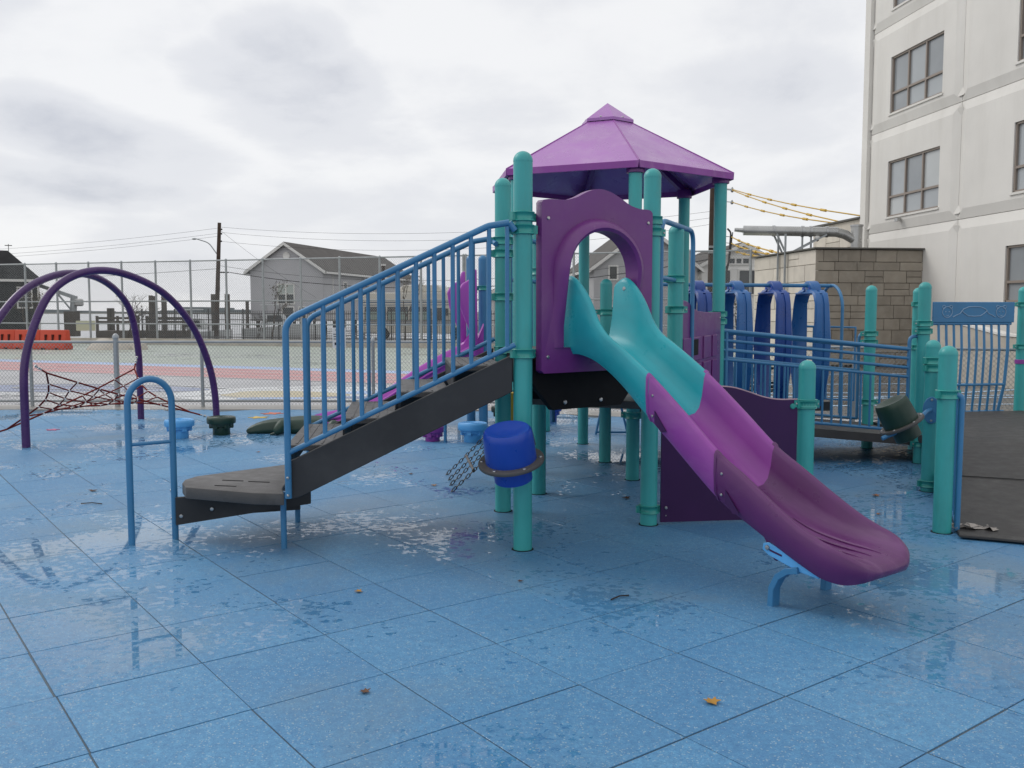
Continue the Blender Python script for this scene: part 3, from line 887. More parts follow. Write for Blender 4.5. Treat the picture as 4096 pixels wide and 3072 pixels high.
# ------------------------------------------------------------------ houses
def gable_house(name, label, o, rot, w, dep, eave, peak, z0, wall, roof, over=.35, siding=.0, lap=True):
    """front gable faces -Y of the house frame; o is the front left corner on the ground"""
    h = thing(name, label, 'house', (o[0], o[1], 0))
    ux, uy = D(rot), D(rot + 90); o = V(*o)
    MB().prism([(0, z0), (w, z0), (w, eave), (w / 2, peak), (0, eave)], o, ux, ZV, uy, dep).build('wall', wall, h)
    if siding > 0:                       # clapboards, each a lapped board on the front
        z = z0
        mb = MB()
        while z < peak - .15:
            half = w / 2 if z < eave else w / 2 * (peak - z) / (peak - eave)
            a, b_ = w / 2 - half, w / 2 + half
            if b_ - a > .3:
                mb.frame_box(o + ux * ((a + b_) / 2) + ZV * (z + siding / 2) - uy * .012, ux, uy, ZV, b_ - a - .06, .03, siding * .86)
            z += siding
        z = z0
        while z < eave - .1:
            mb.frame_box(o + ux * (w + .012) + uy * (dep / 2) + ZV * (z + siding / 2), ux, uy, ZV, .03, dep - .06, siding * .86); z += siding
        mb.build('clapboards', wall, h, kind='stuff')
    sl = (peak - eave) / (w / 2)
    for s in (0, 1):
        a = (-over, eave - sl * over) if s == 0 else (w + over, eave - sl * over)
        m = (w / 2, peak + .0)
        p = [(a[0], a[1] + .04), (m[0], m[1] + .04), (m[0], m[1] + .20), (a[0], a[1] + .20)]
        MB().prism(p, o - uy * over, ux, ZV, uy, dep + 2 * over).build('roof', roof, h)
        p2 = [(a[0], a[1] - .06), (m[0], m[1] - .06), (m[0], m[1] + .17), (a[0], a[1] + .17)]
        MB().prism(p2, o - uy * (over + .04), ux, ZV, uy, .05).build('rake_board', 'trim', h)
        e_ = o + ux * a[0] + ZV * (a[1] + .06) + uy * (dep / 2)
        MB().frame_box(e_, ux, uy, ZV, .10, dep + 2 * over - .2, .16).build('fascia', 'trim', h)
    return h, o, ux, uy
def window(h, o, ux, n, u, z, w, hh, cols=1, pm='win_dark', fm='trim', sash=True, blind=False):
    c = o + ux * u + ZV * z + n * .034       # proud of the clapboards
    f = MB(); t = .09
    for s in (-1, 1):
        f.frame_box(c + ux * (s * (w / 2 + t / 2)) + n * .02, ux, n, ZV, t, .09, hh + 2 * t)
        f.frame_box(c + ZV * (s * (hh / 2 + t / 2)) + n * .022, ux, n, ZV, w, .09, t)
    for k in range(1, cols):
        f.frame_box(c + ux * (w * (k / cols - .5)) + n * .02, ux, n, ZV, .11, .085, hh)
    if sash: f.frame_box(c + n * .018, ux, n, ZV, w, .08, .05)
    fo = f.build('window', fm, h)
    for k in range(cols):
        cc = c + ux * (w * ((k + .5) / cols - .5))
        if blind:
            MB().frame_box(cc + ZV * (hh * .25) + n * .006, ux, n, ZV, w / cols - .02, .02, hh * .5).build('blind', 'blind', fo)
            MB().frame_box(cc - ZV * (hh * .25) + n * .004, ux, n, ZV, w / cols - .02, .02, hh * .5).build('pane', pm, fo)
        else:
            MB().frame_box(cc + n * .005, ux, n, ZV, w / cols - .02, .02, hh).build('pane', pm, fo)
    return fo
# grey clapboard house on the water
h, o, ux, uy = gable_house('clapboard_house', 'grey clapboard house with round gable vent near the waterfront', (-20.3, 71.0), -14, 6.15, 19.5, 4.75, 6.75, .9, 'siding', 'roof_gray', siding=.17)
window(h, o, ux, -uy, 3.05, 2.98, 1.3, 1.42, 2, blind=True)
window(h, o, ux, -uy, 3.2, 1.45, .9, 1.0, 1); window(h, o, ux, -uy, 4.4, 1.45, .5, 1.0, 1)
vv = MB(); M = Matrix.Rotation(R(90), 4, 'X'); M = Matrix.Rotation(R(-14), 4, 'Z') @ M
vv.lathe([(.0, .05), (.24, .05), (.27, .07), (.30, .05), (.30, 0)], o + ux * 3.15 + ZV * 5.9 - uy * .04, 20, M); vv.build('gable_vent', 'trim', h, smooth=40)
sx = o + ux * 6.15
window(h, sx, uy, ux, 3.8, 3.45, .55, .95, 1); window(h, sx, uy, ux, 9.6, 3.55, .4, .4, 1, sash=False)
MB().beam(sx + ux * .04 + uy * 1.6 + ZV * .9, sx + ux * .04 + uy * 1.6 + ZV * 4.6, .08, .08).build('downpipe', 'trim', h)
MB().beam(sx + ux * .05 + uy * 7.4 + ZV * .9, sx + ux * .05 + uy * 7.4 + ZV * 4.6, .5, .1).build('corner_board', 'siding', h)
ch = sx + ux * .35 + uy * 10.5
MB().tube([ch + ZV * 3.2, ch + ZV * 3.7, ch + ux * .3 + ZV * 4.2, ch + ux * .3 + ZV * 5.6], .13, 10).build('stove_pipe', 'wood_pole', h, smooth=50)
MB().tube([ch + ux * .3 + ZV * 5.6, ch + ux * .3 + ZV * 5.75], .2, 10).build('pipe_cap', 'trim', h)
for k in range(4):
    for j in range(3):
        p = o + ux * (.3 + 1.85 * k) + uy * (.5 + 6 * j)
        MB().tube([p + ZV * -1.2, p + ZV * .95], .13, 8).build('stilt', 'piling', h)
# dark shingled house on the left
h = thing('shingled_house', 'dark shingled house with white window trim by the orange barriers', 'house', (-36, 62, 0))
ux, uy = D(27), D(117); wl = 12.1; o = V(-31.4, 60.6) - ux * wl
MB().prism([(0, -.1), (wl, -.1), (wl, 3.72), (0, 3.72)], o, ux, ZV, uy, 9).build('wall', 'shingle_dark', h)
rf = MB(); a = [o + ux * -.3 - uy * .3 + ZV * 3.7, o + ux * (wl + .3) - uy * .3 + ZV * 3.7, o + ux * (wl + .3) + uy * 9.3 + ZV * 3.7, o + ux * -.3 + uy * 9.3 + ZV * 3.7]
rg_ = [o + ux * 4 + uy * 3.5 + ZV * 5.9, o + ux * (wl - 1.75) + uy * 2.6 + ZV * 5.75, o + ux * (wl - 1.75) + uy * 6.4 + ZV * 5.75, o + ux * 4 + uy * 6 + ZV * 5.9]
rf.add(a + rg_, [(0, 1, 5, 4), (1, 2, 6, 5), (2, 3, 7, 6), (3, 0, 4, 7), (4, 5, 6, 7), (3, 2, 1, 0)]); rf.build('roof', 'shingle_dark', h)
MB().frame_box(o + ux * (wl / 2) - uy * .33 + ZV * 3.66, ux, uy, ZV, wl + .7, .06, .16).build('fascia', 'trim', h)
MB().frame_box(o + ux * (wl + .02) - uy * .03 + ZV * 1.8, ux, uy, ZV, .14, .14, 3.7).build('corner_board', 'trim', h)
window(h, o - uy * .02, ux, -uy, 9.3, 2.9, .5, 1.0, 1, sash=True)
window(h, o - uy * .02, ux, -uy, 11.3, 2.55, .75, 1.25, 1, sash=True)
do = MB(); do.frame_box(o + ux * 8.8 + uy * .35 + ZV * 4.75, ux, uy, ZV, 2.2, 1.2, 1.5); do = do.build('dormer', 'shingle_dark', h)
window(h, o - uy * .26, ux, -uy, 9.25, 4.75, 1.0, 1.1, 1, sash=True)
wv = o + ux * (wl - 1.7) + uy * 2.7
MB().tube([wv + ZV * 5.7, wv + ZV * 6.2], .02, 6).beam(wv + ZV * 6.1 - ux * .22, wv + ZV * 6.1 + ux * .22, .03, .05).build('weather_vane', 'iron', h)
# small grey house seen through the arch and cottage beside it
h, o, ux, uy = gable_house('grey_house', 'pale grey gabled house seen through the purple arch panel', (5.0, 56), 6, 6.5, 10, 4.3, 6.7, -.1, 'siding_light', 'roof_gray', siding=.2)
window(h, o, ux, -uy, 1.2, 4.0, .45, .75, 1, sash=False); window(h, o, ux, -uy, 2.75, 4.0, 1.05, 1.2, 1, sash=False); window(h, o, ux, -uy, 1.0, 1.6, .9, .6, 1)
h, o, ux, uy = gable_house('brown_roof_cottage', 'low cottage with brown shingled roof left of the pale grey house', (-1.2, 60), 4, 5.2, 8, 2.9, 4.3, -.1, 'siding_light', 'roof_gray')
h, o, ux, uy = gable_house('white_cottage', 'white gabled cottage with fan window behind the roof posts', (12.1, 58.5), 4, 5.2, 9, 4.55, 5.85, -.1, 'siding_white', 'roof_gray', siding=.22)
window(h, o, ux, -uy, 1.45, 3.5, .8, 1.5, 1, sash=False); window(h, o, ux, -uy, 2.95, 3.5, 1.0, 1.5, 1, sash=False); window(h, o, ux, -uy, 2.4, 4.85, 1.3, .3, 3, sash=False)

# ------------------------------------------------------------------ utility poles and wires
def pole(label, x, y, h_, lean=(0, 0), arm=None):
    t = thing('utility_pole', label, 'pole', (x, y, 0), 'utility poles')
    MB().tube([(x, y, -.3), (x + lean[0], y + lean[1], h_)], [.17, .12], 12).build('shaft', 'wood_pole', t, smooth=50)
    return t
P1x, P1y, PH = -20.3, 62.5, 7.65
t1 = pole('leaning wooden utility pole with curved street lamp arm by the picket fence', P1x, P1y, PH, (.42, 0))
def on1(z): return V(P1x + .42 * z / PH, P1y, z)
MB().tube(fillet([on1(5.4), on1(5.4) + V(-.6, -.1, .9), on1(5.4) + V(-1.4, -.2, 1.15)], .8), .035, 8).build('lamp_arm', 'galv', t1, smooth=50)
MB().lathe([(.0, .0), (.12, .02), (.16, .07), (.1, .12), (0, .13)], on1(5.4) + V(-1.55, -.2, 1.08), 12).build('lamp_head', 'galv', t1, smooth=50)
MB().box(on1(3.4) + V(.1, -.15, 0), (.16, .2, .7)).build('junction_box', 'wood_pole', t1)
MB().beam(on1(4.3), on1(4.3) + V(.75, 0, 0), .05, .09).build('cross_arm', 'iron', t1)
for z in (7.2, 6.9, 6.4):
    MB().lathe([(.03, -.05), (.06, 0), (.03, .06)], on1(z) + V(.17, 0, 0), 8).build('insulator', 'iron', t1)
t2 = pole('wooden utility pole carrying yellow-sleeved cables beside the white cottage', 11.03, 51.0, 9.6, (.05, 0))
MB().tube(fillet([(11.5, 50.8, 2), (12.0, 50.8, 4.3), (12.1, 50.8, 6.0), (11.9, 50.8, 6.2)], .3), .05, 8).build('conduit', 'iron', t2)
MB().tube(fillet([(11.6, 50.8, 3.4), (12.05, 50.8, 4.5), (12.2, 50.8, 6.0)], .3), .03, 8).build('conduit', 'iron', t2)
for z in (4.9, 5.2):
    MB().box((11.1, 50.85, z), (.4, .2, .12)).build('insulator', 'galv', t2)
def wirething(label, a, b_, sag, r, name='overhead_wire', grp='overhead wires'):
    a, b_ = Vector(a), Vector(b_); pts = []
    for k in range(25):
        q = k / 24; p = a.lerp(b_, q); p.z -= sag * 4 * q * (1 - q); pts.append(p)
    o = MB().tube(pts, r, 5).build(name, 'wire')
    tag(o, label, 'wire', grp); return pts
w1 = 'thin wires from the leaning pole towards the shingled house'
for k, z in enumerate((7.3, 6.95, 6.75)):
    wirething(['uppermost', 'middle', 'lowest'][k] + ' of three ' + w1, on1(z), (-75, 72, z + .1 - k * .05), 1.5, .008)
wirething('low thin overhead wire on the waterfront behind the arches', on1(4.55), (-72, 70, 3.4), .5, .014)
w2 = 'thin wires from the leaning pole to the pole by the cottage'
for k, z in enumerate((7.35, 7.0, 6.4)):
    wirething(['uppermost', 'middle', 'lowest'][k] + ' of three ' + w2, on1(z) + V(.15, 0, 0), (11.35, 51, 7.2 - .35 * k), .8 + .1 * k, .008)
wirething('thick black overhead cable crossing in front of the clapboard house', on1(4.3) + V(.8, 0, 0), (11.35, 51, 4.6), 1.35, .026)
wirething('thin cable just above the thick black one', on1(4.75) + V(.15, 0, 0), (11.35, 51, 4.95), 1.3, .012)
wirething('guy wire slanting down from the leaning pole top', on1(7.2), (-13.6, 63.5, 2.6), .2, .008)
def sleeved(label, a, b_, sag, n, r=.045):
    a, b_ = Vector(a), Vector(b_); t = thing('sleeved_cable', label, 'cable', tuple(a), 'yellow-sleeved cables'); pts = []
    for k in range(n + 1):
        q = k / n; p = a.lerp(b_, q); p.z -= sag * 4 * q * (1 - q); pts.append(p)
    MB().tube(pts, r, 6).build('sleeve', 'yellow', t, smooth=60)
    MB().tube([a, a + V(-.55, .05, .05), a + V(-1.12, .1, .06)], .018, 6).build('lead_wire', 'wire', t)
    MB().lathe([(.03, -.12), (.09, -.06), (.07, .05), (.03, .12)], a, 8).build('insulator', 'galv', t, smooth=50)
    for k in range(1, n):
        d = (pts[k] - pts[k - 1]).normalized()
        MB().tube([pts[k] - d * .3, pts[k] + d * .3], r * 2.0, 8).build('coupling', 'yellow', t, smooth=60)
ya = V(12.15, 50.9)
for k, (z, ze, xe) in enumerate(((8.35, 4.9, 11.95), (8.3, 4.84, 11.72), (7.65, 4.83, 11.66))):
    sleeved('yellow-sleeved cable from pole to school wing, ' + ['uppermost of three', 'middle of three', 'lowest of three'][k], (ya.x, 50.9, z), (xe, (31.6, 33.0, 33.4)[k], ze), .12, 5, .026)
for k, (z, xe, ye) in enumerate(((5.75, 9.6, 32.0), (5.4, 9.4, 32.0), (5.05, 9.2, 32.0))):
    sleeved('yellow-sleeved cable from pole down to annex roof, ' + ['uppermost of three', 'middle of three', 'lowest of three'][k], (ya.x, 50.9, z), (xe, ye, 3.6 - .05 * k), .1, 5, .032)

# ------------------------------------------------------------------ waterfront: piles, docks, boats, camper van
def pile(x, y, top, r=.16):
    o = MB().tube([(x, y, -1.2), (x, y, top)], [r, r * .92], 10).build('dock_pile', 'piling', smooth=45); return o
for x, y, top, r, lb in (
        (-30.92, 70, 1.9, 0.15, 'left one of two thin dock piles standing close together'),
        (-30.63, 70, 1.9, 0.15, 'right one of two thin dock piles standing close together'),
        (-26.08, 66, 2.8, 0.17, 'tall dock pile rising through the bare bush'),
        (-25.85, 66, 2.75, 0.15, 'slim dock pile rising through the bare bush'),
        (-25.14, 66, 2.9, 0.2, 'thick dock pile just right of the bare bush'),
        (-20.93, 64, 2.85, 0.17, 'tall dock pile close beside the leaning utility pole'),
        (-19.94, 64, 2.85, 0.19, 'tall dock pile between leaning pole and clapboard house'),
        (-24.04, 68, 1.7, 0.16, 'short dock pile left of the leaning utility pole'),
        (-27.98, 68, 1.35, 0.17, 'short stubby dock pile behind the wooden dock'),
        (-20.35, 70.2, 2.5, 0.14, 'dark dock pile at the corner of the clapboard house'),
        ):
    tag(pile(x, y, top, r), lb, 'pile', 'dock piles')
dk = thing('wooden_dock', 'weathered wooden dock with plank rails on the waterfront', 'dock', (-26, 62, 0))
for xa, xb in ((-27.5, -24.6), (-24.2, -21.6)):
    MB().box(((xa + xb) / 2, 61, .12), (xb - xa, 1.6, .5)).build('crib', 'dock', dk)
    for z in (.95, 1.2):
        MB().box(((xa + xb) / 2, 60.3, z), (xb - xa, .06, .14)).build('rail_plank', 'dock', dk)
    for x in (xa + .1, (xa + xb) / 2, xb - .1):
        MB().box((x, 60.25, .7), (.14, .14, 1.3)).build('post', 'dock', dk)
# fixed beam crane on the dock
cr = thing('davit_crane', 'grey boat crane with tilted boom on the dock', 'crane', (-30.3, 62, 0))
MB().box((-29.9, 62, .8), (.75, .75, 1.7)).build('pedestal', 'dock', cr)
MB().tube([(-29.8, 62, 1.6), (-29.7, 62, 2.7)], .22, 10).build('mast', 'galv', cr)
MB().beam((-29.7, 62, 2.6), (-34.2, 62, 4.15), .18, .24).build('boom', 'galv', cr)
MB().box((-29.4, 62, 2.25), (.5, .5, .5)).build('winch', 'metal_duct', cr, bevel=.08)
MB().beam((-29.9, 62, 1.7), (-30.9, 62, 2.95), .08, .1).build('brace', 'galv', cr)
# motor boat
def boat(name, label, o, rot, ln, wd):
    b_ = thing(name, label, 'boat', o); ux, uy = D(rot), D(rot + 90); o = Vector(o)
    st = [(0, .8), (.25, 1), (.55, .95), (.8, .65), (1.0, .03)]
    vs = []; fs = []
    for s, w in st:
        for (yy, zz) in ((-1, 1), (-.75, 0), (.75, 0), (1, 1)):
            vs.append(o + ux * (ln * s) + uy * (yy * wd / 2 * w) + ZV * ((.75 + .35 * s) * zz + .1 * s * (1 - zz)))
    for k in range(len(st) - 1):
        for i in range(3): fs.append((4 * k + i, 4 * k + i + 1, 4 * k + 5 + i, 4 * k + 4 + i))
        fs.append((4 * k + 3, 4 * k, 4 * k + 4, 4 * k + 7))
    fs += [(0, 1, 2, 3), (19, 18, 17, 16)]
    MB().add(vs, fs).build('hull', 'boat_white', b_)
    c = o + ux * (ln * .42) + ZV * 1.1
    MB().prism([(-.9, 0), (.9, 0), (.5, .75), (-.7, .75)], c - uy * (wd * .3), ux, ZV, uy, wd * .6).build('cabin', 'boat_white', b_, bevel=.05)
    MB().prism([(-.6, .15), (.55, .15), (.4, .62), (-.55, .62)], c - uy * (wd * .3 + .02), ux, ZV, uy, .03).build('cabin_window', 'win_dark', b_)
    for s in (-.7, .1):
        MB().tube([c + ux * s + ZV * .75 + uy * .4, c + ux * s + ZV * 1.35 + uy * .4], .025, 6).build('canopy_pole', 'galv', b_)
        MB().tube([c + ux * s + ZV * .75 - uy * .4, c + ux * s + ZV * 1.35 - uy * .4], .025, 6).build('canopy_pole', 'galv', b_)
    MB().box(c + ux * -.3 + ZV * 1.38, (1.6, 1.1, .06), rot).build('canopy', 'boat_white', b_)
    MB().beam(c + ux * 1.0 + ZV * .25 - uy * .5, c + ux * 2.2 + ZV * .35, .03, .03).build('bow_rail', 'galv', b_)
    return b_
boat('motor_boat', 'white motor boat with canopy moored beside the clapboard house', (-19.6, 66.5, -.35), 8, 5.6, 2.0)
boat('open_skiff', 'low grey skiff moored among the dock piles', (-24.0, 63.5, -.7), 5, 4.4, 1.5)
# motorhome
rvh = thing('motorhome', 'cream motorhome with blue stripes and curtained windows behind the picket fence', 'motorhome', (-6, 54, 0))
o = V(-8.95, 54.6); ux, uy = D(-14), D(76)
MB().prism([(0, .35), (6.6, .35), (6.9, .8), (6.9, 1.45), (6.0, 1.75), (5.7, 2.45), (5.4, 2.75), (.25, 2.75), (0, 2.5)], o, ux, ZV, uy, 2.2).build('body', 'rv_cream', rvh, bevel=.05, seg=2)
MB().prism([(2.2, 2.78), (5.0, 2.78), (4.8, 3.05), (4.6, 3.2), (2.5, 3.2), (2.25, 3.0)], o + uy * .3, ux, ZV, uy, 1.6).build('roof_pod', 'rv_cream', rvh, bevel=.04)
for z, hh in ((1.0, .05), (.88, .05), (2.15, .06), (2.0, .04)):
    MB().prism([(.05, z), (5.5, z), (5.5, z + hh), (.05, z + hh)], o - uy * .012, ux, ZV, uy, .01).build('stripe', 'rv_blue', rvh)
for k, (a, b_) in enumerate(((.15, 1.5), (1.6, 2.9), (3.0, 4.3))):
    w_ = MB().prism([(a, 1.12), (b_, 1.12), (b_, 1.92), (a, 1.92)], o - uy * .02, ux, ZV, uy, .03).build('window', 'win_dark', rvh)
    MB().prism([(a + .06, 1.15), (b_ - .06, 1.15), (b_ - .06, 1.62), (a + .06, 1.62)], o - uy * .03, ux, ZV, uy, .012).build('curtain', 'curtain', w_)
MB().prism([(4.5, 1.1), (5.2, 1.1), (5.2, 1.85), (4.5, 1.85)], o - uy * .02, ux, ZV, uy, .03).build('window', 'win_dark', rvh)
for a in (1.3, 5.9):
    M = Matrix.Rotation(R(-14), 4, 'Z') @ Matrix.Rotation(R(90), 4, 'X')
    MB().lathe([(.0, .0), (.18, .0), (.2, .02), (.36, .02), (.38, -.02), (.38, -.22), (.0, -.22)], o + ux * a + ZV * .33 - uy * .03, 18, M).build('wheel', 'tire', rvh, smooth=40)
for u_ in (5.4, 6.5):
    MB().box(o + ux * u_ + ZV * 1.6 - uy * .35, (.2, .12, .42), -14).build('mirror', 'iron', rvh)
# signs on the far fence
def sign(label, c, w, hh, rot, m, text=None, tm='red_paint', size=.3):
    s = thing('sign', label, 'sign', tuple(c)); ux, uy = D(rot), D(rot + 90); c = Vector(c)
    MB().frame_box(c, ux, uy, ZV, w, .02, hh).build('board', m, s)
    if text:
        cu = bpy.data.curves.new('lettering', 'FONT'); cu.body = text; cu.size = size; cu.align_x = 'CENTER'; cu.align_y = 'CENTER'; cu.extrude = .004
        tmp = bpy.data.objects.new('tmp', cu); COL.objects.link(tmp)
        dg = bpy.context.evaluated_depsgraph_get(); me = bpy.data.meshes.new_from_object(tmp.evaluated_get(dg)); bpy.data.objects.remove(tmp)
        me.materials.clear(); me.materials.append(MAT[tm])
        link('lettering', me, s, c - uy * .018, (R(90), 0, R(rot)))
    return s
sign('white sign with red letters ATION on the street fence by the shingled house', (-28.72, 50.6, 1.62), .86, .34, -15, 'sign_white', 'ATION', size=.24)
sign('pale yellow board on the street fence behind the arches', (-26.6, 56.9, .75), 1.2, .62, 0, 'sign_pale')
ps = sign('small white printed notice on the low fence behind the stairs', (-2.9, 15.28, 1.17), .22, .34, 0, 'sign_white')
for k, (dx, dz, w_) in enumerate(((-.04, .13, .05), (-.045, .06, .10), (-.03, .02, .12), (-.04, -.02, .10))):
    MB().box((-2.9 + dx, 15.268, 1.17 + dz), (w_, .004, .012)).build('print_line', 'print_ink', ps)
MB().box((-2.9, 15.268, 1.17 - .10), (.15, .004, .045)).build('print_block', 'print_ink', ps)

# ------------------------------------------------------------------ bare shrubs and small trees
def bare_tree(name, label, x, y, h_, seed, leaf=0, spread=.5, trunks=1, z0=0):
    rg = random.Random(seed); t = thing(name, label, 'tree' if trunks == 1 else 'bush', (x, y, z0)); tr = MB(); tips = []
    def grow(p, d, ln, r, lev):
        q = p + d * ln
        tr.tube([p, p.lerp(q, .5) + V(rg.gauss(0, .02), rg.gauss(0, .02), 0) * ln, q], [r, r * .85, r * .65], 5 if lev < 2 else 3)
        tips.append(q)
        if lev >= 4 or r < .004: return
        for k in range(rg.choice((2, 3, 3))):
            nd = (d + Vector((rg.gauss(0, spread), rg.gauss(0, spread), rg.uniform(-.05, .5)))).normalized()
            grow(p.lerp(q, rg.uniform(.55, 1)), nd, ln * rg.uniform(.55, .82), r * .58, lev + 1)
    for k in range(trunks):
        grow(V(x + (rg.uniform(-.3, .3) if trunks > 1 else 0), y, z0 - .05), Vector((rg.gauss(0, .15), rg.gauss(0, .1), 1)).normalized(), h_ * .36, .035 * h_ / 2.5, 0)
    tr.build('trunk', 'bark', t)
    if leaf:
        lm = MB()
        for k in range(leaf):
            p = rg.choice(tips) + Vector((rg.gauss(0, .12), rg.gauss(0, .12), rg.gauss(0, .12)))
            a = Vector((rg.gauss(0, 1), rg.gauss(0, 1), rg.gauss(0, 1))).normalized(); b_ = a.cross(ZV).normalized(); s = rg.uniform(.03, .075)
            lm.add([p + a * s, p + b_ * s * .6, p - a * s, p - b_ * s * .6], [(0, 1, 2, 3)])
        lm.build('crown', 'leaves', t, kind='stuff')
    return t
bare_tree('bare_bush', 'bare winter bush behind the tall fence among the dock piles', -24.4, 58.2, 3.4, 5, 60, .55, 3)
bare_tree('small_tree', 'thin small tree in front of the clapboard house', -14.9, 56.5, 4.6, 8, 320, .42, 1)
bare_tree('small_tree', 'leafy small tree at the corner of the shingled house', -30.6, 58.0, 3.9, 11, 700, .5, 2)
bare_tree('small_tree', 'thin bare tree beside the motorhome', -6.1, 52.0, 4.0, 15, 90, .3, 1)
bare_tree('small_tree', 'thin tree in front of the white cottage', 12.1, 49.5, 3.6, 21, 260, .5, 2)
bare_tree('bare_bush', 'low bare bush under the clapboard house', -16.6, 60.0, 1.8, 25, 60, .6, 4)
# ------------------------------------------------------------------ play structure
PL = thing('play_structure', 'large teal, blue and purple playground structure with slide, stairs and hexagonal roof', 'playground', (1.0, 8.0, 0))
PR = .0635
CL = None
def clamp_mesh():
    global CL
    if CL is None:
        mb = MB(); r = PR
        prof = [(r + .001, -.042), (r + .012, -.042), (r + .016, -.037), (r + .012, -.028), (r + .006, -.022), (r + .006, .022), (r + .012, .028), (r + .016, .037), (r + .012, .042), (r + .001, .042)]
        mb.lathe(prof, n=20)
        mb.frame_box((r + .03, 0, 0), Vector((1, 0, 0)), Vector((0, 1, 0)), ZV, .05, .028, .072)
        mb.frame_box((-r - .018, 0, 0), Vector((1, 0, 0)), Vector((0, 1, 0)), ZV, .03, .028, .072)
        CL = mb.mesh('clamp', 'teal_clamp', 45)
    return CL
def post(x, y, top, clamps=(), m='teal', r=PR, z0=-.03, label=None):
    mb = MB()
    mb.lathe([(r, z0), (r, top - r)], (x, y, 0), 28)
    o = mb.build('post', m, PL, smooth=40, label=label)
    cp = MB(); a = [(r + .0012, top - r - .006), (r + .0015, top - r)]
    for k in range(1, 8):
        t = R(90 * k / 7); a.append(((r + .0015) * math.cos(t), top - r + (r) * math.sin(t)))
    a[-1] = (0, top)
    cp.lathe(a, (x, y, 0), 28).build('post_cap', m, o, smooth=50)
    if z0 > -.1:
        MB().lathe([(r, .0035), (r + .004, .004), (r + .011, .0025), (r + .012, .0)], (x, y, 0), 22).build('base_joint', 'black_deck', o, smooth=60)
    for z, ang in clamps:
        c = link('clamp', clamp_mesh(), o, (x, y, z), (0, 0, R(ang)), scale=(r / PR, r / PR, .74))
        d = D(ang); nrm = D(ang - 90)
        bolt(o, Vector((x, y, z)) + d * (r + .038) + nrm * .014, nrm, .009)
        bolt(o, Vector((x, y, z)) + d * (r + .038) - nrm * .014, -nrm, .009)
    return o
E0 = 36.9; ES = 1.2
P1 = V(.072, 6.056); P3 = P1 + D(E0) * ES; P2 = P1 + D(E0 + 60) * ES
F_ = V(1.153, 8.62); HC = F_ + D(E0 + 60) * ES
HEX = [HC + D(a) * ES for a in (E0 - 120, E0 - 60, E0, E0 + 60, E0 + 120, E0 + 180)]      # F, R, BR, B, L, FL
HF_, HR, HBR, HB, HL, HFL = HEX
P4 = V(.235, 7.95); P5 = V(1.345, 7.52)
Z1, ZM, Z2, Z3, ZB = 1.335, .92, .92, .31, .49
post(P1.x, P1.y, 2.65, [(2.225, 36.9), (2.14, 190), (1.325, 36.9)])
post(P2.x, P2.y, 2.65, [(2.16, 190), (2.06, 190), (1.30, 60), (1.72, 20)])
post(P3.x, P3.y, 2.65, [(2.27, 216.9), (2.185, 30), (.12, 6.9)])
post(P4.x, P4.y, 2.36, [(.86, 200), (1.95, 160)])
post(P5.x, P5.y, 2.31, [(1.87, 200), (1.62, 30)])
RZ = 2.92                                # underside of the roof collars
for k, q in enumerate(HEX):
    cl = {0: [(.80, 150), (.62, 150)], 1: [(1.58, 200), (1.505, 200), (.42, 10)], 2: [(1.5, 10), (.45, 190)], 3: [(1.4, 60), (.83, 60)], 4: [(1.2, 0)], 5: [(.8, 0)]}[k]
    o = post(q.x, q.y, RZ + .03, cl)
    MB().lathe([(PR + .004, RZ - .03), (PR + .022, RZ - .025), (PR + .024, RZ + .05), (PR + .01, RZ + .07)], (q.x, q.y, 0), 20).build('roof_collar', 'purple_panel', o, smooth=40)
post(.995, 9.66, 1.95, [(1.6, 180), (.70, 180)])
R5 = V(2.255, 6.935); post(R5.x, R5.y, 1.235, [(.905, 200), (.895, 25)])
R1, R2, R3, R4 = V(3.133, 6.53), V(3.73, 8.06), V(4.33, 9.585), V(4.183, 10.64)
R3B, R6 = V(5.2, 11.7), V(6.69, 11.95)
post(R1.x, R1.y, 1.36, [(1.01, 20)])
post(R2.x, R2.y, 1.355, [(1.17, 15), (1.105, 20), (.07, 0)])
post(R3.x, R3.y, 1.915, [(1.48, 190), (1.40, 190), (.21, 200)])
post(R4.x, R4.y, 1.91, [(1.35, 190), (1.25, 190), (.55, 0)])
post(R3B.x, R3B.y, 1.91, [(1.7, 20), (1.15, 200)])
post(R6.x, R6.y, 1.93, [(1.70, 190), (1.15, 190)])
MB().lathe([(PR + .001, .92), (PR + .012, .925), (PR + .012, .975), (PR + .001, .98)], (R6.x, R6.y, 0), 18).build('clamp_band', 'purple_mid', PL, smooth=40)

# --- decks
def deck(pts, z, th=.05, skirt=.0, m='deck_gray', name='deck'):
    c = sum((Vector(p) for p in pts), Vector()) / len(pts)
    mb = MB(); mb.prism([(p.x, p.y) for p in pts], (0, 0, z - th), Vector((1, 0, 0)), Vector((0, 1, 0)), ZV, th)
    return mb.build(name, m, PL, bevel=.006)
def shrink(pts, d):
    c = sum((Vector(p) for p in pts), Vector()) / len(pts)
    return [p + (c - p).normalized() * d for p in pts]
tri = [P1 - D(E0) * .0, P3, P2]
deck(shrink([P1, P3, P2], .10), Z1, .06, name='upper_deck')
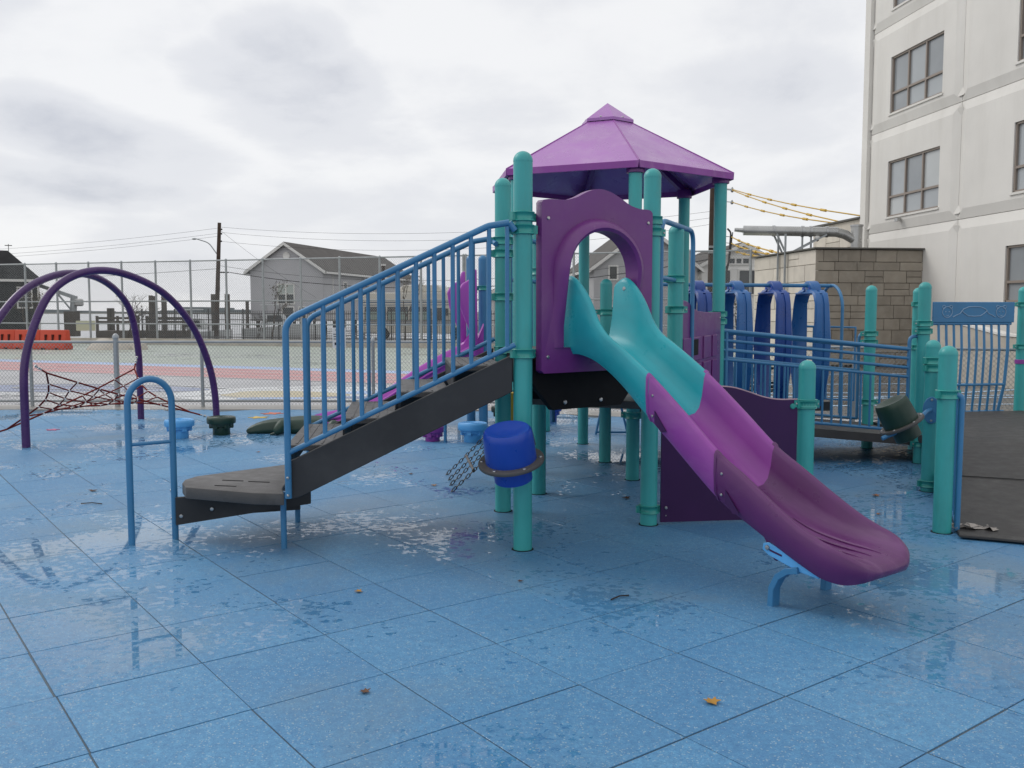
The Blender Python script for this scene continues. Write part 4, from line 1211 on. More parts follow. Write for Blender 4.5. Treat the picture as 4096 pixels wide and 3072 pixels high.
# black pressed-steel side beams of the upper deck, cut back at the corners
for a, b_ in ((P1, P3), (P3, P2), (P1, P2)):
    d = (b_ - a).normalized(); n = Vector((-d.y, d.x, 0)); ln = (b_ - a).length
    if n.dot((P1 + P2 + P3) / 3 - a) < 0: n = -n
    if a == P1 and b_ == P2: 
        prof = [(.09, 1.08), (ln - .09, 1.08), (ln - .09, 1.28), (.09, 1.28)]
    else:
        prof = [(.07, 1.275), (.07, 1.15), (.28, .925), (ln - .28, .925), (ln - .07, 1.15), (ln - .07, 1.275)]
    o = MB().prism(prof, a + n * .02, d, ZV, n, .05).build('deck_beam', 'black_deck', PL)
    if not (a == P1 and b_ == P2):
        for s in (.32, .6, .88):
            bolt(o, a + d * (ln * s) + ZV * .975 + n * .019, -n, .017)
deck([P2 + D(66.9) * .10 + D(-23.1) * .08, P3 + D(66.9) * .10 - D(-23.1) * .08, P5 - D(-23.1) * .07, P4 + D(-23.1) * .07], ZM, .06, name='middle_deck')
for s in (0, 1):
    z = ZM + .14 + s * .14; c = (P2 + P3) / 2 + D(66.9) * (.30 - .12 * s)
    MB().frame_box(V(c.x, c.y, z - .02), D(-23.1), D(66.9), ZV, .95, .24, .04).build('tread', 'deck_gray', PL, bevel=.006)
deck(shrink(HEX, .09), Z2, .06, name='hexagonal_deck')
for k in range(6):
    a, b_ = HEX[k], HEX[(k + 1) % 6]; d = (b_ - a).normalized(); n = Vector((-d.y, d.x, 0))
    MB().prism([(.09, Z2 - .13), (1.11, Z2 - .13), (1.11, Z2 - .06), (.09, Z2 - .06)], a + n * .02, d, ZV, n, .04).build('deck_beam', 'stringer', PL)
deck([P4 + D(66.9) * .08, P5 + D(66.9) * .08, HF_ - D(66.9) * .08, HFL - D(66.9) * .08], ZM - .002, .06, name='link_deck')
for s in (0, 1):
    q = (HR + HBR) / 2 - D(DS) * (.16 + .26 * s)
    MB().frame_box(V(q.x, q.y, .62 + .15 * s), D(DS + 90), D(DS), ZV, .95, .27, .04).build('tread', 'deck_gray', PL, bevel=.006)

# --- arch panel over the slide
u = D(E0); nf = Vector((u.y, -u.x, 0))              # nf points out over the slide
AO = P1 + nf * .03
def aw(s, z, o=0.0):
    q = AO + u * s + nf * o
    return Vector((q.x, q.y, z))
topz = [(.10, 2.335), (.16, 2.345), (.30, 2.35), (.40, 2.375), (.50, 2.42), (.60, 2.445), (.70, 2.435), (.80, 2.40), (.90, 2.355), (1.0, 2.335), (1.08, 2.335), (1.12, 2.325)]
outer = [(.095, 1.21), (.095, 2.32)] + [(s, smooth_interp(topz, s)) for s in [.11 + .02 * i for i in range(51)]] + [(1.125, 2.31), (1.125, 1.21), (1.10, 1.19), (.12, 1.19)]
hc, hw, hz0, hz1 = .60, .318, 1.36, 1.865
hole = []
for k in range(0, 8): hole.append((hc - hw, hz0 + (hz1 - hz0) * k / 7))
for k in range(1, 20):
    t = R(180 - 180 * k / 20); hole.append((hc + hw * math.cos(t), hz1 + .29 * math.sin(t)))
for k in range(0, 8): hole.append((hc + hw, hz1 - (hz1 - hz0) * k / 7))
cen = Vector((hc, 1.75))
def offs(f): 
    out = []
    for s, z in hole:
        v = Vector((s - hc, max(z - hz1, 0)))
        if v.length < 1e-6: v = Vector((1 if s > hc else -1, 0))
        v.normalize(); out.append((s + v.x * f, z + v.y * f))
    return out
def wgt(z): return max(0.12, min(1.0, (z - 1.45) / .45))
bm = bmesh.new()
def ringv(pts, o): return [bm.verts.new(aw(s, z, o(z) if callable(o) else o)) for s, z in pts]
FT = .05
ob_f = ringv(outer, FT); ob_b = ringv(outer, -.01)
r0 = ringv(offs(.085), FT); r1 = ringv(offs(.075), lambda z: FT + .035 * wgt(z)); r2 = ringv(offs(.05), lambda z: FT + .075 * wgt(z)); r3 = ringv(offs(.02), lambda z: FT + .088 * wgt(z)); r4 = ringv(offs(.0), lambda z: FT + .072 * wgt(z)); r5 = ringv(hole, -.01)
def edges(loop): return [bm.edges.get((loop[i], loop[(i + 1) % len(loop)])) or bm.edges.new((loop[i], loop[(i + 1) % len(loop)])) for i in range(len(loop))]
def bridge(a, b_):
    n = len(a)
    for i in range(n):
        j = (i + 1) % n
        bm.faces.new((a[i], a[j], b_[j], b_[i]))
bridge(r0, r1); bridge(r1, r2); bridge(r2, r3); bridge(r3, r4); bridge(r4, r5); bridge(ob_b, ob_f)
bmesh.ops.triangle_fill(bm, edges=edges(ob_f) + edges(r0), use_beauty=True)
bmesh.ops.triangle_fill(bm, edges=edges(ob_b) + edges(r5), use_beauty=True)
bmesh.ops.recalc_face_normals(bm, faces=bm.faces)
me = bpy.data.meshes.new('arch_panel'); bm.to_mesh(me); bm.free()
for p in me.polygons: p.use_smooth = True
me.set_sharp_from_angle(angle=R(42)); me.materials.append(MAT['purple_panel'])
ap = link('arch_panel', me, PL)
for s, z in ((.15, 2.22), (1.08, 2.24), (.15, 1.30), (1.08, 1.30)):
    bolt(ap, aw(s, z, FT), nf, .013)

# --- the slide: three moulded sections
SO = AO + u * .62; sd_ = nf
def sl_pt(s, w, z):
    q = SO + sd_ * s + u * w
    return Vector((q.x, q.y, z))
rim = [(-.06, 1.80), (.02, 1.845), (.08, 1.83), (.16, 1.76), (.23, 1.67), (.30, 1.55), (.38, 1.465), (.50, 1.395), (.66, 1.30), (.816, 1.20), (1.10, .99), (1.36, .79), (1.52, .70), (1.68, .605), (1.80, .535), (1.92, .472), (2.04, .425), (2.13, .39), (2.20, .36), (2.285, .31)]
bed = [(-.06, 1.36), (.06, 1.355), (.16, 1.335), (.26, 1.295), (.40, 1.215), (.60, 1.08), (.816, .93), (1.1, .735), (1.36, .555), (1.55, .45), (1.75, .375), (1.95, .345), (2.1, .337), (2.2, .325), (2.285, .305)]
und = [(-.06, 1.30), (.10, 1.315), (.25, 1.285), (.383, 1.225), (.535, 1.13), (.721, .985), (.938, .825), (1.267, .575), (1.404, .488), (1.6, .400), (1.783, .322), (1.92, .268), (2.04, .226), (2.17, .210), (2.285, .22)]
def section(s, grow=0.0):
    zr, zb, zu = smooth_interp(rim, s), smooth_interp(bed, s), smooth_interp(und, s)
    zr += grow; zu -= grow
    hw_ = .285 + grow
    flare = .018 * max(0, min(1, (s - 1.5) / .4)); hw_ += flare
    if s > 2.04:                          # blunt rounded nose of the exit
        q = min(1.0, (s - 2.04) / .24); e = max(0.0, 1 - q ** 2.6) ** .5
        zm = .276
        zu = zm - (zm - (.226 - .016 * min(1, q * 2))) * e; zb = zm + (.339 - zm) * e; zr = zb + .086 * (1 - q) ** .7 * e
        hw_ *= .34 + .66 * max(0.0, 1 - q ** 2.7) ** .5
    zr = max(zr, zb + .003)
    dz = zr - zb
    half = [(hw_ - .035, zu), (hw_ - .008, zu + min(.05, (zr - zu) * .3)), (hw_, zu + (zr - zu) * .55), (hw_ - .002, zr - min(.028, dz * .3)), (hw_ - .012, zr - min(.008, dz * .1)), (hw_ - .03, zr),
            (hw_ - .050, zr - min(.010, dz * .1)), (hw_ - .062, zr - min(.035, dz * .3)), (hw_ - .080, zb + dz * .45), (hw_ - .105, zb + dz * .17), (hw_ - .145, zb + dz * .04), (hw_ * .30, zb)]
    return half
def loft(ss, name, m, grow0=0.0):
    vs = []; fs = []; n = None
    for i, s in enumerate(ss):
        h = section(s, grow0 if i < 2 else 0.0)
        ringp = [(-w, z) for w, z in h] + [(w, z) for w, z in reversed(h)]
        n = len(ringp)
        vs += [sl_pt(s, w, z) for w, z in ringp]
    for i in range(len(ss) - 1):
        for k in range(n):
            k2 = (k + 1) % n
            fs.append((i * n + k, i * n + k2, (i + 1) * n + k2, (i + 1) * n + k))
    # closed ends
    mid = n // 2
    fs.append(tuple(range(n - 1, -1, -1))); fs.append(tuple((len(ss) - 1) * n + k for k in range(n)))
    return MB().add(vs, fs).build(name, m, PL, smooth=48)
def rng(a, b_, n): return [a + (b_ - a) * i / n for i in range(n + 1)]
loft(rng(-.05, .805, 30), 'slide_section', 'teal_slide')
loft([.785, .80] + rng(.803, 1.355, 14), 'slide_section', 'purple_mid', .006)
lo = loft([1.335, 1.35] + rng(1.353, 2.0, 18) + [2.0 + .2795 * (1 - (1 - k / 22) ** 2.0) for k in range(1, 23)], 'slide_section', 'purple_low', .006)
# moulded pockets behind the section flanges
for s, zz in ((.86, .06), (1.42, .05)):
    zr, zu = smooth_interp(rim, s), smooth_interp(und, s)
    for w in (-1, 1):
        z0_ = zu + .06
        MB().prism([(s, z0_ + .055), (s + .10, z0_ - .065), (s + .06, z0_ - .075), (s - .0, z0_ - .02)], SO + u * (w * .2835), sd_, ZV, u * w, .004).build('pocket', 'purple_dark', PL)
for s in (.86, 1.41):                     # flange bolts
    for w in (-1, 1):
        for f in (.28, .72):
            zr, zu = smooth_interp(rim, s), smooth_interp(und, s)
            bolt(lo, sl_pt(s - .02, w * .284, zu + (zr - zu) * f), u * w, .009)
# wear ribs on the exit
for w in (-.10, -.02, .07):
    pts = [sl_pt(s, w, smooth_interp(bed, s) + .0035) for s in rng(1.62, 2.17, 10)]
    MB().tube(pts, [.002, .006, .008, .009, .010, .010, .010, .010, .009, .007, .003], 8).build('exit_rib', 'purple_low', lo, smooth=60)
for w in (-1, 1): bolt(PL, sl_pt(.055, w * (.285 - .06), 1.765), -u * w, .016)
# exit support
MB().prism([(1.62, .40), (1.72, .24), (1.80, .265), (1.80, .36)], SO - u * .235, sd_, ZV, u, .47).build('slide_foot', 'purple_low', PL, bevel=.01)
for w in (-1, 1):
    b0 = SO + u * (w * .243)
    MB().prism([(1.70, .275), (1.66, .30), (1.665, .335), (1.70, .345), (1.86, .30), (2.02, .235), (2.02, .215), (1.90, .225)], b0, sd_, ZV, u * w, .014).build('support_plate', 'sky_blue', PL, bevel=.003)
    o = MB().prism([(1.71, .31), (1.79, .295), (1.79, .285), (1.71, .30)], b0 + u * (w * .0145), sd_, ZV, u * w, .002).build('plate_slot', 'purple_dark', PL)
    bolt(o, b0 + sd_ * 1.695 + ZV * .315 + u * (w * .014), u * w, .015)
    leg = [b0 + sd_ * s + ZV * z for s, z in ((1.90, .235), (1.83, .215), (1.77, .17), (1.735, .10), (1.73, .0), (1.73, -.03))]
    lm = MB(); vs = []; fs = []
    for i, p in enumerate(leg):
        d = (leg[min(i + 1, 5)] - leg[max(i - 1, 0)]).normalized(); nn = d.cross(u)
        for a, c in ((-.032, -.018), (.032, -.018), (.032, .018), (-.032, .018)): vs.append(p + u * a + nn * c)
    for i in range(5):
        for k in range(4): fs.append((4 * i + k, 4 * i + (k + 1) % 4, 4 * i + 4 + (k + 1) % 4, 4 * i + 4 + k))
    fs += [(0, 1, 2, 3), (23, 22, 21, 20)]
    lm.add(vs, fs).build('support_leg', 'blue_rail', PL, smooth=40, bevel=.003)

# --- stairs
US = D(186.9); NS = D(96.9)                 # down the stairs; across them (towards P2)
def st(s, z, o=0.0):
    q = P1 + US * s + NS * o
    return Vector((q.x, q.y, z))
SLP = (1.322 - .64) / (1.518 - .063)
def zs(s): return 1.322 - SLP * (s - .063)
for o, side in ((-.035, 0), (1.19, 1)):
    prof = [(.075, zs(.075)), (1.53, zs(1.53)), (1.53, .385), (1.455, .405), (.075, zs(.075) - .245)]
    MB().prism(prof, st(0, 0, o), US, ZV, NS, .045).build('stringer', 'stringer', PL, bevel=.004)
    # light worn upper edge
for k in range(4):
    s0 = .13 + .365 * k; zt = zs(s0) - .045
    tr = MB(); tr.frame_box(st(s0 + .16, zt - .02, .6), US, NS, ZV, .345, 1.14, .04); t_ = tr.build('tread', 'deck_gray', PL, bevel=.006)
    MB().frame_box(st(s0 + .325, zt - .10, .6), US, NS, ZV, .012, 1.14, .15).build('riser', 'stringer', PL)
    for q in range(5): MB().frame_box(st(s0 + .05 + .055 * q, zt + .0015, .6), US, NS, ZV, .012, 1.05, .004).build('tread_rib', 'deck_gray', t_)
for o in (-.062, 1.262):
    top_ = fillet([st(1.535, .40, o), st(1.535, zs(1.535) + .915, o), st(.235, zs(.235) + .915, o), st(.10, zs(.10) + .875, o)], .13, 7)
    rail = MB().tube(top_, .0212, 14).tube([st(.10, zs(.10) + .875, o), st(.06, 2.13, o * .9 + .0)], .0212, 12).build('stair_rail', 'blue_rail', PL, smooth=50)
    MB().tube([st(1.535, zs(1.535) + .062, o), st(.06, zs(.06) + .062, o)], .0175, 12).build('lower_rail', 'blue_rail', rail, smooth=50)
    for k in range(12):
        s = 1.415 - .1185 * k
        if s < .07: break
        zt_ = interp([(.10, 2.155), (.235, zs(.235) + .915), (1.36, zs(1.36) + .915), (1.44, 1.53), (1.535, 1.43)], s)
        MB().tube([st(s, zs(s) + .062, o), st(s, zt_, o)], .0150, 10).build('baluster', 'blue_rail', rail, smooth=50)
    for z in (.42, .535): bolt(rail, st(1.535, z, o) - NS * .0215 * (1 if o < 0 else -1), -NS if o < 0 else NS, .010)
# transfer platform at the foot of the stairs
TZ = .408
pts = [V(-2.335, 6.42), V(-2.31, 6.30), V(-2.23, 6.14), V(-1.715, 5.945), V(-1.50, 5.915), V(-1.56, 6.10), V(-1.69, 7.16), V(-2.30, 6.56)]
mb = MB(); mb.prism([(p.x, p.y) for p in pts], (0, 0, TZ - .08), Vector((1, 0, 0)), Vector((0, 1, 0)), ZV, .08)
tp = mb.build('transfer_platform', 'deck_gray', PL, bevel=.008, seg=2, smooth=40)
for (x, y) in ((-1.98, 6.38), (-1.78, 6.33), (-1.97, 6.18)):
    MB().box((x, y, TZ + .001), (.16, .012, .004), -12).build('slot', 'black_deck', tp)
MB().beam(V(-2.30, 6.42, .22), V(-1.53, 6.46, .265), .04, .16).build('platform_beam', 'stringer', PL)
o = MB().prism([(0, .105), (.93, .235), (.93, .33), (0, .30)], V(-2.362, 6.30), D(7), ZV, D(97), .04).build('platform_beam', 'stringer', PL)
for s, z in ((.06, .17), (.27, .215)): bolt(o, V(-2.385, 6.30, 0) + D(7) * s + ZV * z - D(97) * .0, -D(97), .016)
for x, y in ((-1.549, 6.08), (-1.637, 6.85)):
    MB().tube([(x, y, -.03), (x, y, .39)], .0205, 12).build('platform_leg', 'blue_rail', PL, smooth=50)
# hand hold loop
a, b_ = V(-2.62, 6.167), V(-2.385, 6.345); d = (b_ - a).normalized(); cc = (a + b_) / 2; rr0 = (b_ - a).length / 2
lp = [a + ZV * -.03, a + ZV * .5] + [cc + d * (-rr0 * math.cos(R(k * 10))) + ZV * (.975 + rr0 * 1.12 * math.sin(R(k * 10))) for k in range(19)] + [b_ + ZV * .5, b_ + ZV * -.03]
hl = MB().tube(lp, .0225, 16).build('grab_loop', 'blue_rail', PL, smooth=50)
MB().tube([a + ZV * .695, b_ + ZV * .695], .0135, 12).build('crossbar', 'blue_rail', hl, smooth=50)
for z in (.145, .345): bolt(hl, b_ + ZV * z - D(7) * .021, -D(7), .010)

# --- drum seats on posts
def drum(c, axis, m, ringm, rad):
    M = Vector(axis).to_track_quat('Z', 'Y').to_matrix().to_4x4()
    r = rad
    prof = [(r * .70, -.135), (r * .76, -.13), (r * .78, 0), (r * 1.02, .0), (r * 1.01, .10), (r * .985, .175), (r * .95, .205), (r * .87, .222), (r * .76, .220), (r * .45, .196), (0, .188)]
    o = MB().lathe(prof, c, 36, M).build('drum_seat', m, PL, smooth=42)
    rg = MB().lathe([(r * .8, -.012), (r * 1.30, -.012), (r * 1.32, -.006), (r * 1.32, .006), (r * 1.30, .012), (r * .8, .012)], c, 40, M).build('seat_ring', ringm, o, smooth=40)
    for k in range(6):
        p = Vector(c) + (M @ Vector((r * 1.17 * math.cos(R(60 * k + 20)), r * 1.17 * math.sin(R(60 * k + 20)), .012)))
        bolt(o, p, (M @ Vector((0, 0, 1))), .012)
    return o
drum((-.005, 5.80, .645), (-.12, -.26, .96), 'drum_blue', 'ring_gray', .163)
MB().beam((.03, 5.86, .63), (.09, 6.02, .70), .09, .012).build('seat_bracket', 'ring_gray', PL)
MB().beam((.135, 5.99, .72), (.10, 6.05, .86), .05, .012).build('seat_bracket', 'stringer', PL)
g = drum((3.33, 7.72, .645), (-.46, .05, .88), 'green_plastic', 'ring_gray', .145)
MB().tube(fillet([(3.14, 7.66, .53), (3.42, 7.68, .655), (3.62, 7.90, .735), (3.69, 7.98, .74)], .1), .018, 10).build('seat_arm', 'blue_rail', PL, smooth=50)
M = Matrix.Rotation(R(-55), 4, 'Z') @ Matrix.Rotation(R(90), 4, 'Y')
M = (R2 - V(3.60, 7.5)).normalized(); dd = (V(3.50, 7.45) - R2).normalized()
q = dd.to_track_quat('Z', 'X').to_matrix().to_4x4() @ Matrix.Diagonal((1.0, .6, 1, 1))
pc = R2 + dd * .064 + ZV * .735
o = MB().lathe([(.0, .014), (.115, .014), (.12, .008), (.12, 0)], pc, 28, q).build('mount_plate', 'blue_rail', PL, smooth=40)
for s in (-1, 1): bolt(o, pc + ZV * (.092 * s) + dd * .014, dd, .011)

# --- dark wavy panel under the deck, from P3 to the short post
dp = (R5 - P3).normalized(); npn = Vector((dp.y, -dp.x, 0)); ln = (R5 - P3).length
top = [(.085, 1.02), (.35, 1.035), (.52, 1.04), (.64, 1.03), (.76, .995), (.88, .955), (1.0, .935), (ln - .085, .935)]
poly = [(ln - .085, .02), (.085, .02)] + [(s, smooth_interp(top, s)) for s in rng(.085, ln - .085, 26)]
ctr = P3 + npn * .012
wp = MB().prism(poly, ctr, dp, ZV, npn, .02).build('wavy_panel', 'purple_dark', PL)
MB().tube([ctr + npn * .010 + dp * s + ZV * (smooth_interp(top, s) + .001) for s in rng(.09, ln - .09, 26)], .0095, 6).build('panel_edge', 'purple_edge', wp, smooth=60)
for s, z in ((.125, .13), (.125, .07), (ln - .125, .885)): bolt(wp, ctr + npn * .02 + dp * s + ZV * z, npn, .013 if z > .1 else .006)
MB().lathe([(.0, .012), (.018, .01), (.022, .0)], ctr + npn * .021 + dp * (ln - .125) + ZV * .885, 16, npn.to_track_quat('Z', 'Y').to_matrix().to_4x4()).build('bolt_cover', 'teal_clamp', wp, smooth=50)

# --- embossed panel between the middle deck and the hexagon
d2 = (HR - P5).normalized(); n2_ = Vector((d2.y, -d2.x, 0)); ln2 = (HR - P5).length
tz = [(.08, 1.70), (.29, 1.69), (.48, 1.655), (.66, 1.62), (.82, 1.608), (1.2, 1.60), (ln2 - .08, 1.60)]
poly = [(ln2 - .08, .56), (.08, .56)] + [(s, smooth_interp(tz, s)) for s in rng(.08, ln2 - .08, 24)]
ep = MB().prism(poly, P5, d2, ZV, n2_, .04).build('embossed_panel', 'purple_panel', PL, bevel=.006)
for s0 in (.10, .50, .98, 1.42):
    for zz in (.74, .93, 1.17):
        MB().prism([(s0, zz), (s0 + (.22 if s0 > 1.3 else .34), zz), (s0 + (.22 if s0 > 1.3 else .34), zz + (.21 if zz > .9 else .17)), (s0, zz + (.21 if zz > .9 else .17))], P5 + n2_ * .04, d2, ZV, n2_, .014).build('raised_block', 'purple_panel', ep, bevel=.006)
for zz in (.98, 1.22):
    MB().prism([(.46, zz), (.70, zz), (.70, zz + .14), (.46, zz + .14)], P5 + n2_ * .054, d2, ZV, n2_, .002).build('keyhole', 'black_deck', ep)
bolt(ep, P5 + d2 * (ln2 - .13) + ZV * 1.54 + n2_ * .04, n2_, .012)
# hand rails of the inner steps, right and left
for a, b_, zt in ((P3 + D(66.9) * .16 + D(-23.1) * .03, P5 + D(66.9) * .42 + D(-23.1) * .05, 2.29), (P2 + D(66.9) * .14, P4 + D(66.9) * .35, 2.2)):
    pts = fillet([a + ZV * .95, a + ZV * zt, b_ + ZV * zt, b_ + ZV * .6], .13, 7)
    h_ = MB().tube(pts, .0205, 12).build('hand_rail', 'blue_rail', PL, smooth=50)
    MB().tube([a + ZV * 1.86, P5 + ZV * 1.86 if a.x > .6 else P4 + ZV * 1.86], .0175, 10).build('rail_arm', 'blue_rail', h_, smooth=50)
    for k in ((1, 2) if a.x < .6 else ()):
        p = a.lerp(b_, k / 3 * .7)
        MB().tube([p + ZV * .95, p + ZV * 1.86], .0145, 8).build('baluster', 'blue_rail', h_, smooth=50)

# --- hexagonal roof
RC = Vector((HC.x, HC.y, 0)); RO = 1.33
ez, az_ = 2.99, 3.565
cor = [RC + D(E0 - 120 + 60 * k) * RO for k in range(6)]
capc = [RC + D(E0 - 120 + 60 * k) * .20 for k in range(6)]
for k in range(6):
    a, b_ = cor[k], cor[(k + 1) % 6]; c0, c1 = capc[k], capc[(k + 1) % 6]
    A, B, C_, Dv = a + ZV * ez, b_ + ZV * ez, c1 + ZV * (az_ + .045), c0 + ZV * (az_ + .045)
    nrm = (B - A).cross(C_ - A).normalized()
    if nrm.z < 0: nrm = -nrm
    mb = MB(); vs = [A, B, C_, Dv] + [p - nrm * .012 for p in (A, B, C_, Dv)]
    mb.add(vs, [(0, 1, 2, 3), (7, 6, 5, 4), (0, 4, 5, 1), (1, 5, 6, 2), (2, 6, 7, 3), (3, 7, 4, 0)])
    rp = mb.build('roof_panel', 'purple_roof', PL)
    dd = (b_ - a).normalized(); mid = (a + b_) / 2; inn = (RC - mid).normalized()
    MB().prism([(0.0, ez + .004), ((b_ - a).length, ez + .004), ((b_ - a).length - .012, ez - .062), (.012, ez - .062)], a - inn * .004, dd, ZV, inn, .016).build('fascia', 'purple_mid', rp, bevel=.003)
    # folded seam where two panels meet, and the rib below
    MB().tube([a + ZV * (ez + .002), c0 + ZV * (az_ + .043)], .008, 6).build('seam', 'purple_mid', rp)
    MB().beam(a + (RC - a).normalized() * .08 + ZV * (ez - .045), c0 + ZV * (az_ - .03), .05, .06).build('rafter', 'purple_panel', rp)
    ca, cb = RC + D(E0 - 120 + 60 * k) * .285 + ZV * 3.605, RC + D(E0 - 60 + 60 * k) * .285 + ZV * 3.605
    ap_ = RC + ZV * 3.80
    MB().add([ca, cb, ap_, ca - ZV * .03, cb - ZV * .03], [(0, 1, 2), (0, 3, 4, 1)]).build('cap_panel', 'purple_roof', PL)
    p = (ca + cb) / 2 * .94 + ap_ * .06
    bolt(rp, p + ZV * .0, ((cb - ca).cross(ap_ - ca)).normalized() * (1 if ((cb - ca).cross(ap_ - ca)).z > 0 else -1), .012)

# --- bridge from the hexagon to the right-hand landing
UB = D(DS)
def br(o, s, z, off=0.0):
    q = o + UB * s + D(DS + 90) * off
    return Vector((q.x, q.y, z))
BS = -.0975
bd = MB(); bd.add([br(HR, .0, ZB, -.02), br(HR, 2.2, ZB + BS * 2.2, -.02), br(HBR, 2.35, ZB + BS * 2.2, .02), br(HBR, .0, ZB, .02)] + [br(HR, .0, ZB - .09, -.02), br(HR, 2.2, ZB + BS * 2.2 - .09, -.02), br(HBR, 2.35, ZB + BS * 2.2 - .09, .02), br(HBR, .0, ZB - .09, .02)],
             [(0, 1, 2, 3), (7, 6, 5, 4), (0, 4, 5, 1), (1, 5, 6, 2), (2, 6, 7, 3), (3, 7, 4, 0)])
bd.build('bridge_deck', 'ramp_rubber', PL)
for o, off in ((HR, .0), (HBR, .0)):
    s1 = 2.09 if o is HR else 2.16
    fr = MB()
    for k in range(4):
        MBz = 1.415 - .098 * k
        if k == 0: fr.tube([br(o, .06, MBz + BS * .06), br(o, s1, MBz + BS * s1)], .021, 12)
        else: fr.tube([br(o, .06, MBz + BS * .06), br(o, s1, MBz + BS * s1)], .0165, 10)
    fr.tube([br(o, .06, .548 + BS * .06), br(o, s1, .548 + BS * s1)], .0165, 10)
    fr.tube(fillet([br(o, s1, .34), br(o, s1, 1.345), br(o, s1 + .15, 1.345)], .06, 5), .019, 10)
    fr.tube([br(o, .09, .55), br(o, .09, 1.40)], .019, 10)
    bo = fr.build('bridge_rail', 'blue_rail', PL, smooth=50)
    for k in range(1, 19):
        s = .09 + (s1 - .09) * k / 19
        MB().tube([br(o, s, .548 + BS * s), br(o, s, 1.121 + BS * s)], .0125, 8).build('baluster', 'blue_rail', bo, smooth=50)

# --- hanging loops on their overhead bar
LO = V(1.95, 11.45); 
def lpz(s): return 1.945 - .004 * s
def lq(s, z, o=0.0):
    q = LO + UB * s + D(DS + 90) * o
    return Vector((q.x, q.y, z))
ob = MB().tube([lq(-.3, 1.945), lq(2.16, 1.935)], .024, 14).build('overhead_bar', 'blue_rail', PL, smooth=50)
MB().tube([lq(2.16, .33, -.30)] + [lq(2.16, 1.64 + .30 * math.sin(R(9 * k)), -.30 * math.cos(R(9 * k))) for k in range(21)] + [lq(2.16, .33, .30)], .02, 12).build('end_frame', 'blue_rail', ob, smooth=50)
MB().tube([lq(-.3, .33, -.30)] + [lq(-.3, 1.64 + .30 * math.sin(R(9 * k)), -.30 * math.cos(R(9 * k))) for k in range(21)] + [lq(-.3, .33, .30)], .02, 12).build('end_frame', 'blue_rail', ob, smooth=50)
def hang_loop(s, m):
    prof = []                                     # outline across the bar: (offset, z) down one side, through the foot, up the other
    z1, z0 = 1.85, .42
    path = [(q_ * 1.38, z_) for q_, z_ in ((-.02, 1.86), (-.12, 1.85), (-.19, 1.81), (-.225, 1.70), (-.25, 1.25), (-.235, .85), (-.19, .52), (-.14, .44), (-.05, .42), (.05, .42), (.14, .44), (.19, .52), (.235, .85), (.25, 1.25), (.225, 1.70), (.19, 1.81), (.12, 1.85), (.02, 1.86))]
    wid = [.10, .10, .10, .095, .115, .11, .09, .085, .085, .085, .085, .09, .11, .115, .095, .10, .10, .10]
    vs = []; fs = []; n = len(path)
    for i, (o, z) in enumerate(path):
        a = Vector(path[max(i - 1, 0)]); b_ = Vector(path[min(i + 1, n - 1)]); d = (b_ - a).normalized(); nn = Vector((-d.y, d.x))
        t = .028; w = wid[i]
        for (ww, tt) in ((-w, 0), (-w * .8, t), (-.02, t), (-.012, t * .45), (.012, t * .45), (.02, t), (w * .8, t), (w, 0), (w * .9, -t * .3), (0, -t * .5), (-w * .9, -t * .3)):
            vs.append(lq(s + ww, z - nn.y * tt, o - nn.x * tt))
    K = 11
    for i in range(n - 1):
        for k in range(K): fs.append((i * K + k, i * K + (k + 1) % K, (i + 1) * K + (k + 1) % K, (i + 1) * K + k))
    fs += [tuple(range(K)), tuple((n - 1) * K + k for k in range(K - 1, -1, -1))]
    o = MB().add(vs, fs).build('hanging_loop', m, ob, smooth=45)
    # moulded head with its flange and two round holes
    hd = MB(); pr = [(-.17, 1.84)] + [(.15 * math.cos(R(180 - 15 * k)), 1.86 + .135 * math.sin(R(15 * k))) for k in range(13)] + [(.17, 1.84)]
    hd.prism(pr, lq(s - .065, 0), D(DS + 90), ZV, UB, .13); hd.build('loop_head', m, ob, bevel=.015, seg=2, smooth=50)
    fl = MB(); fl.lathe([(.0, .012), (.175, .012), (.185, 0), (.175, -.012), (0, -.012)], lq(s, 1.835), 20, Matrix.Rotation(R(DS), 4, 'Z') @ Matrix.Diagonal((1, 1.45, 1, 1))); fl.build('loop_flange', m, ob, smooth=45)
    for sgn in (-1, 1):
        MB().lathe([(.0, .004), (.022, .004), (.024, 0)], lq(s - .067, 1.90, sgn * .085), 12, (-UB).to_track_quat('Z', 'Y').to_matrix().to_4x4()).build('bolt_hole', 'drum_blue', ob, smooth=40)
for k in range(4):
    hang_loop(.38 + .502 * k, 'blue_loop_light' if k % 2 else 'blue_loop')
# low rail and kick board behind the loops
MB().beam(lq(-.3, .38, .45), lq(2.4, .34, .45), .1, .12).build('kick_board', 'stringer', PL)
br2 = MB().tube([lq(2.0, 1.41, .55), lq(2.55, 1.40, .1), lq(2.55, .45, .1), lq(2.0, .45, .55), lq(2.0, 1.41, .55)], .0165, 10).build('side_rail', 'blue_rail', PL, smooth=50)
for k in range(5):
    q = k / 4
    MB().tube([lq(2.0, .45, .55).lerp(lq(2.55, .45, .1), q), lq(2.0, 1.41, .55).lerp(lq(2.55, 1.40, .1), q)], .0135, 8).build('baluster', 'blue_rail', br2, smooth=50)

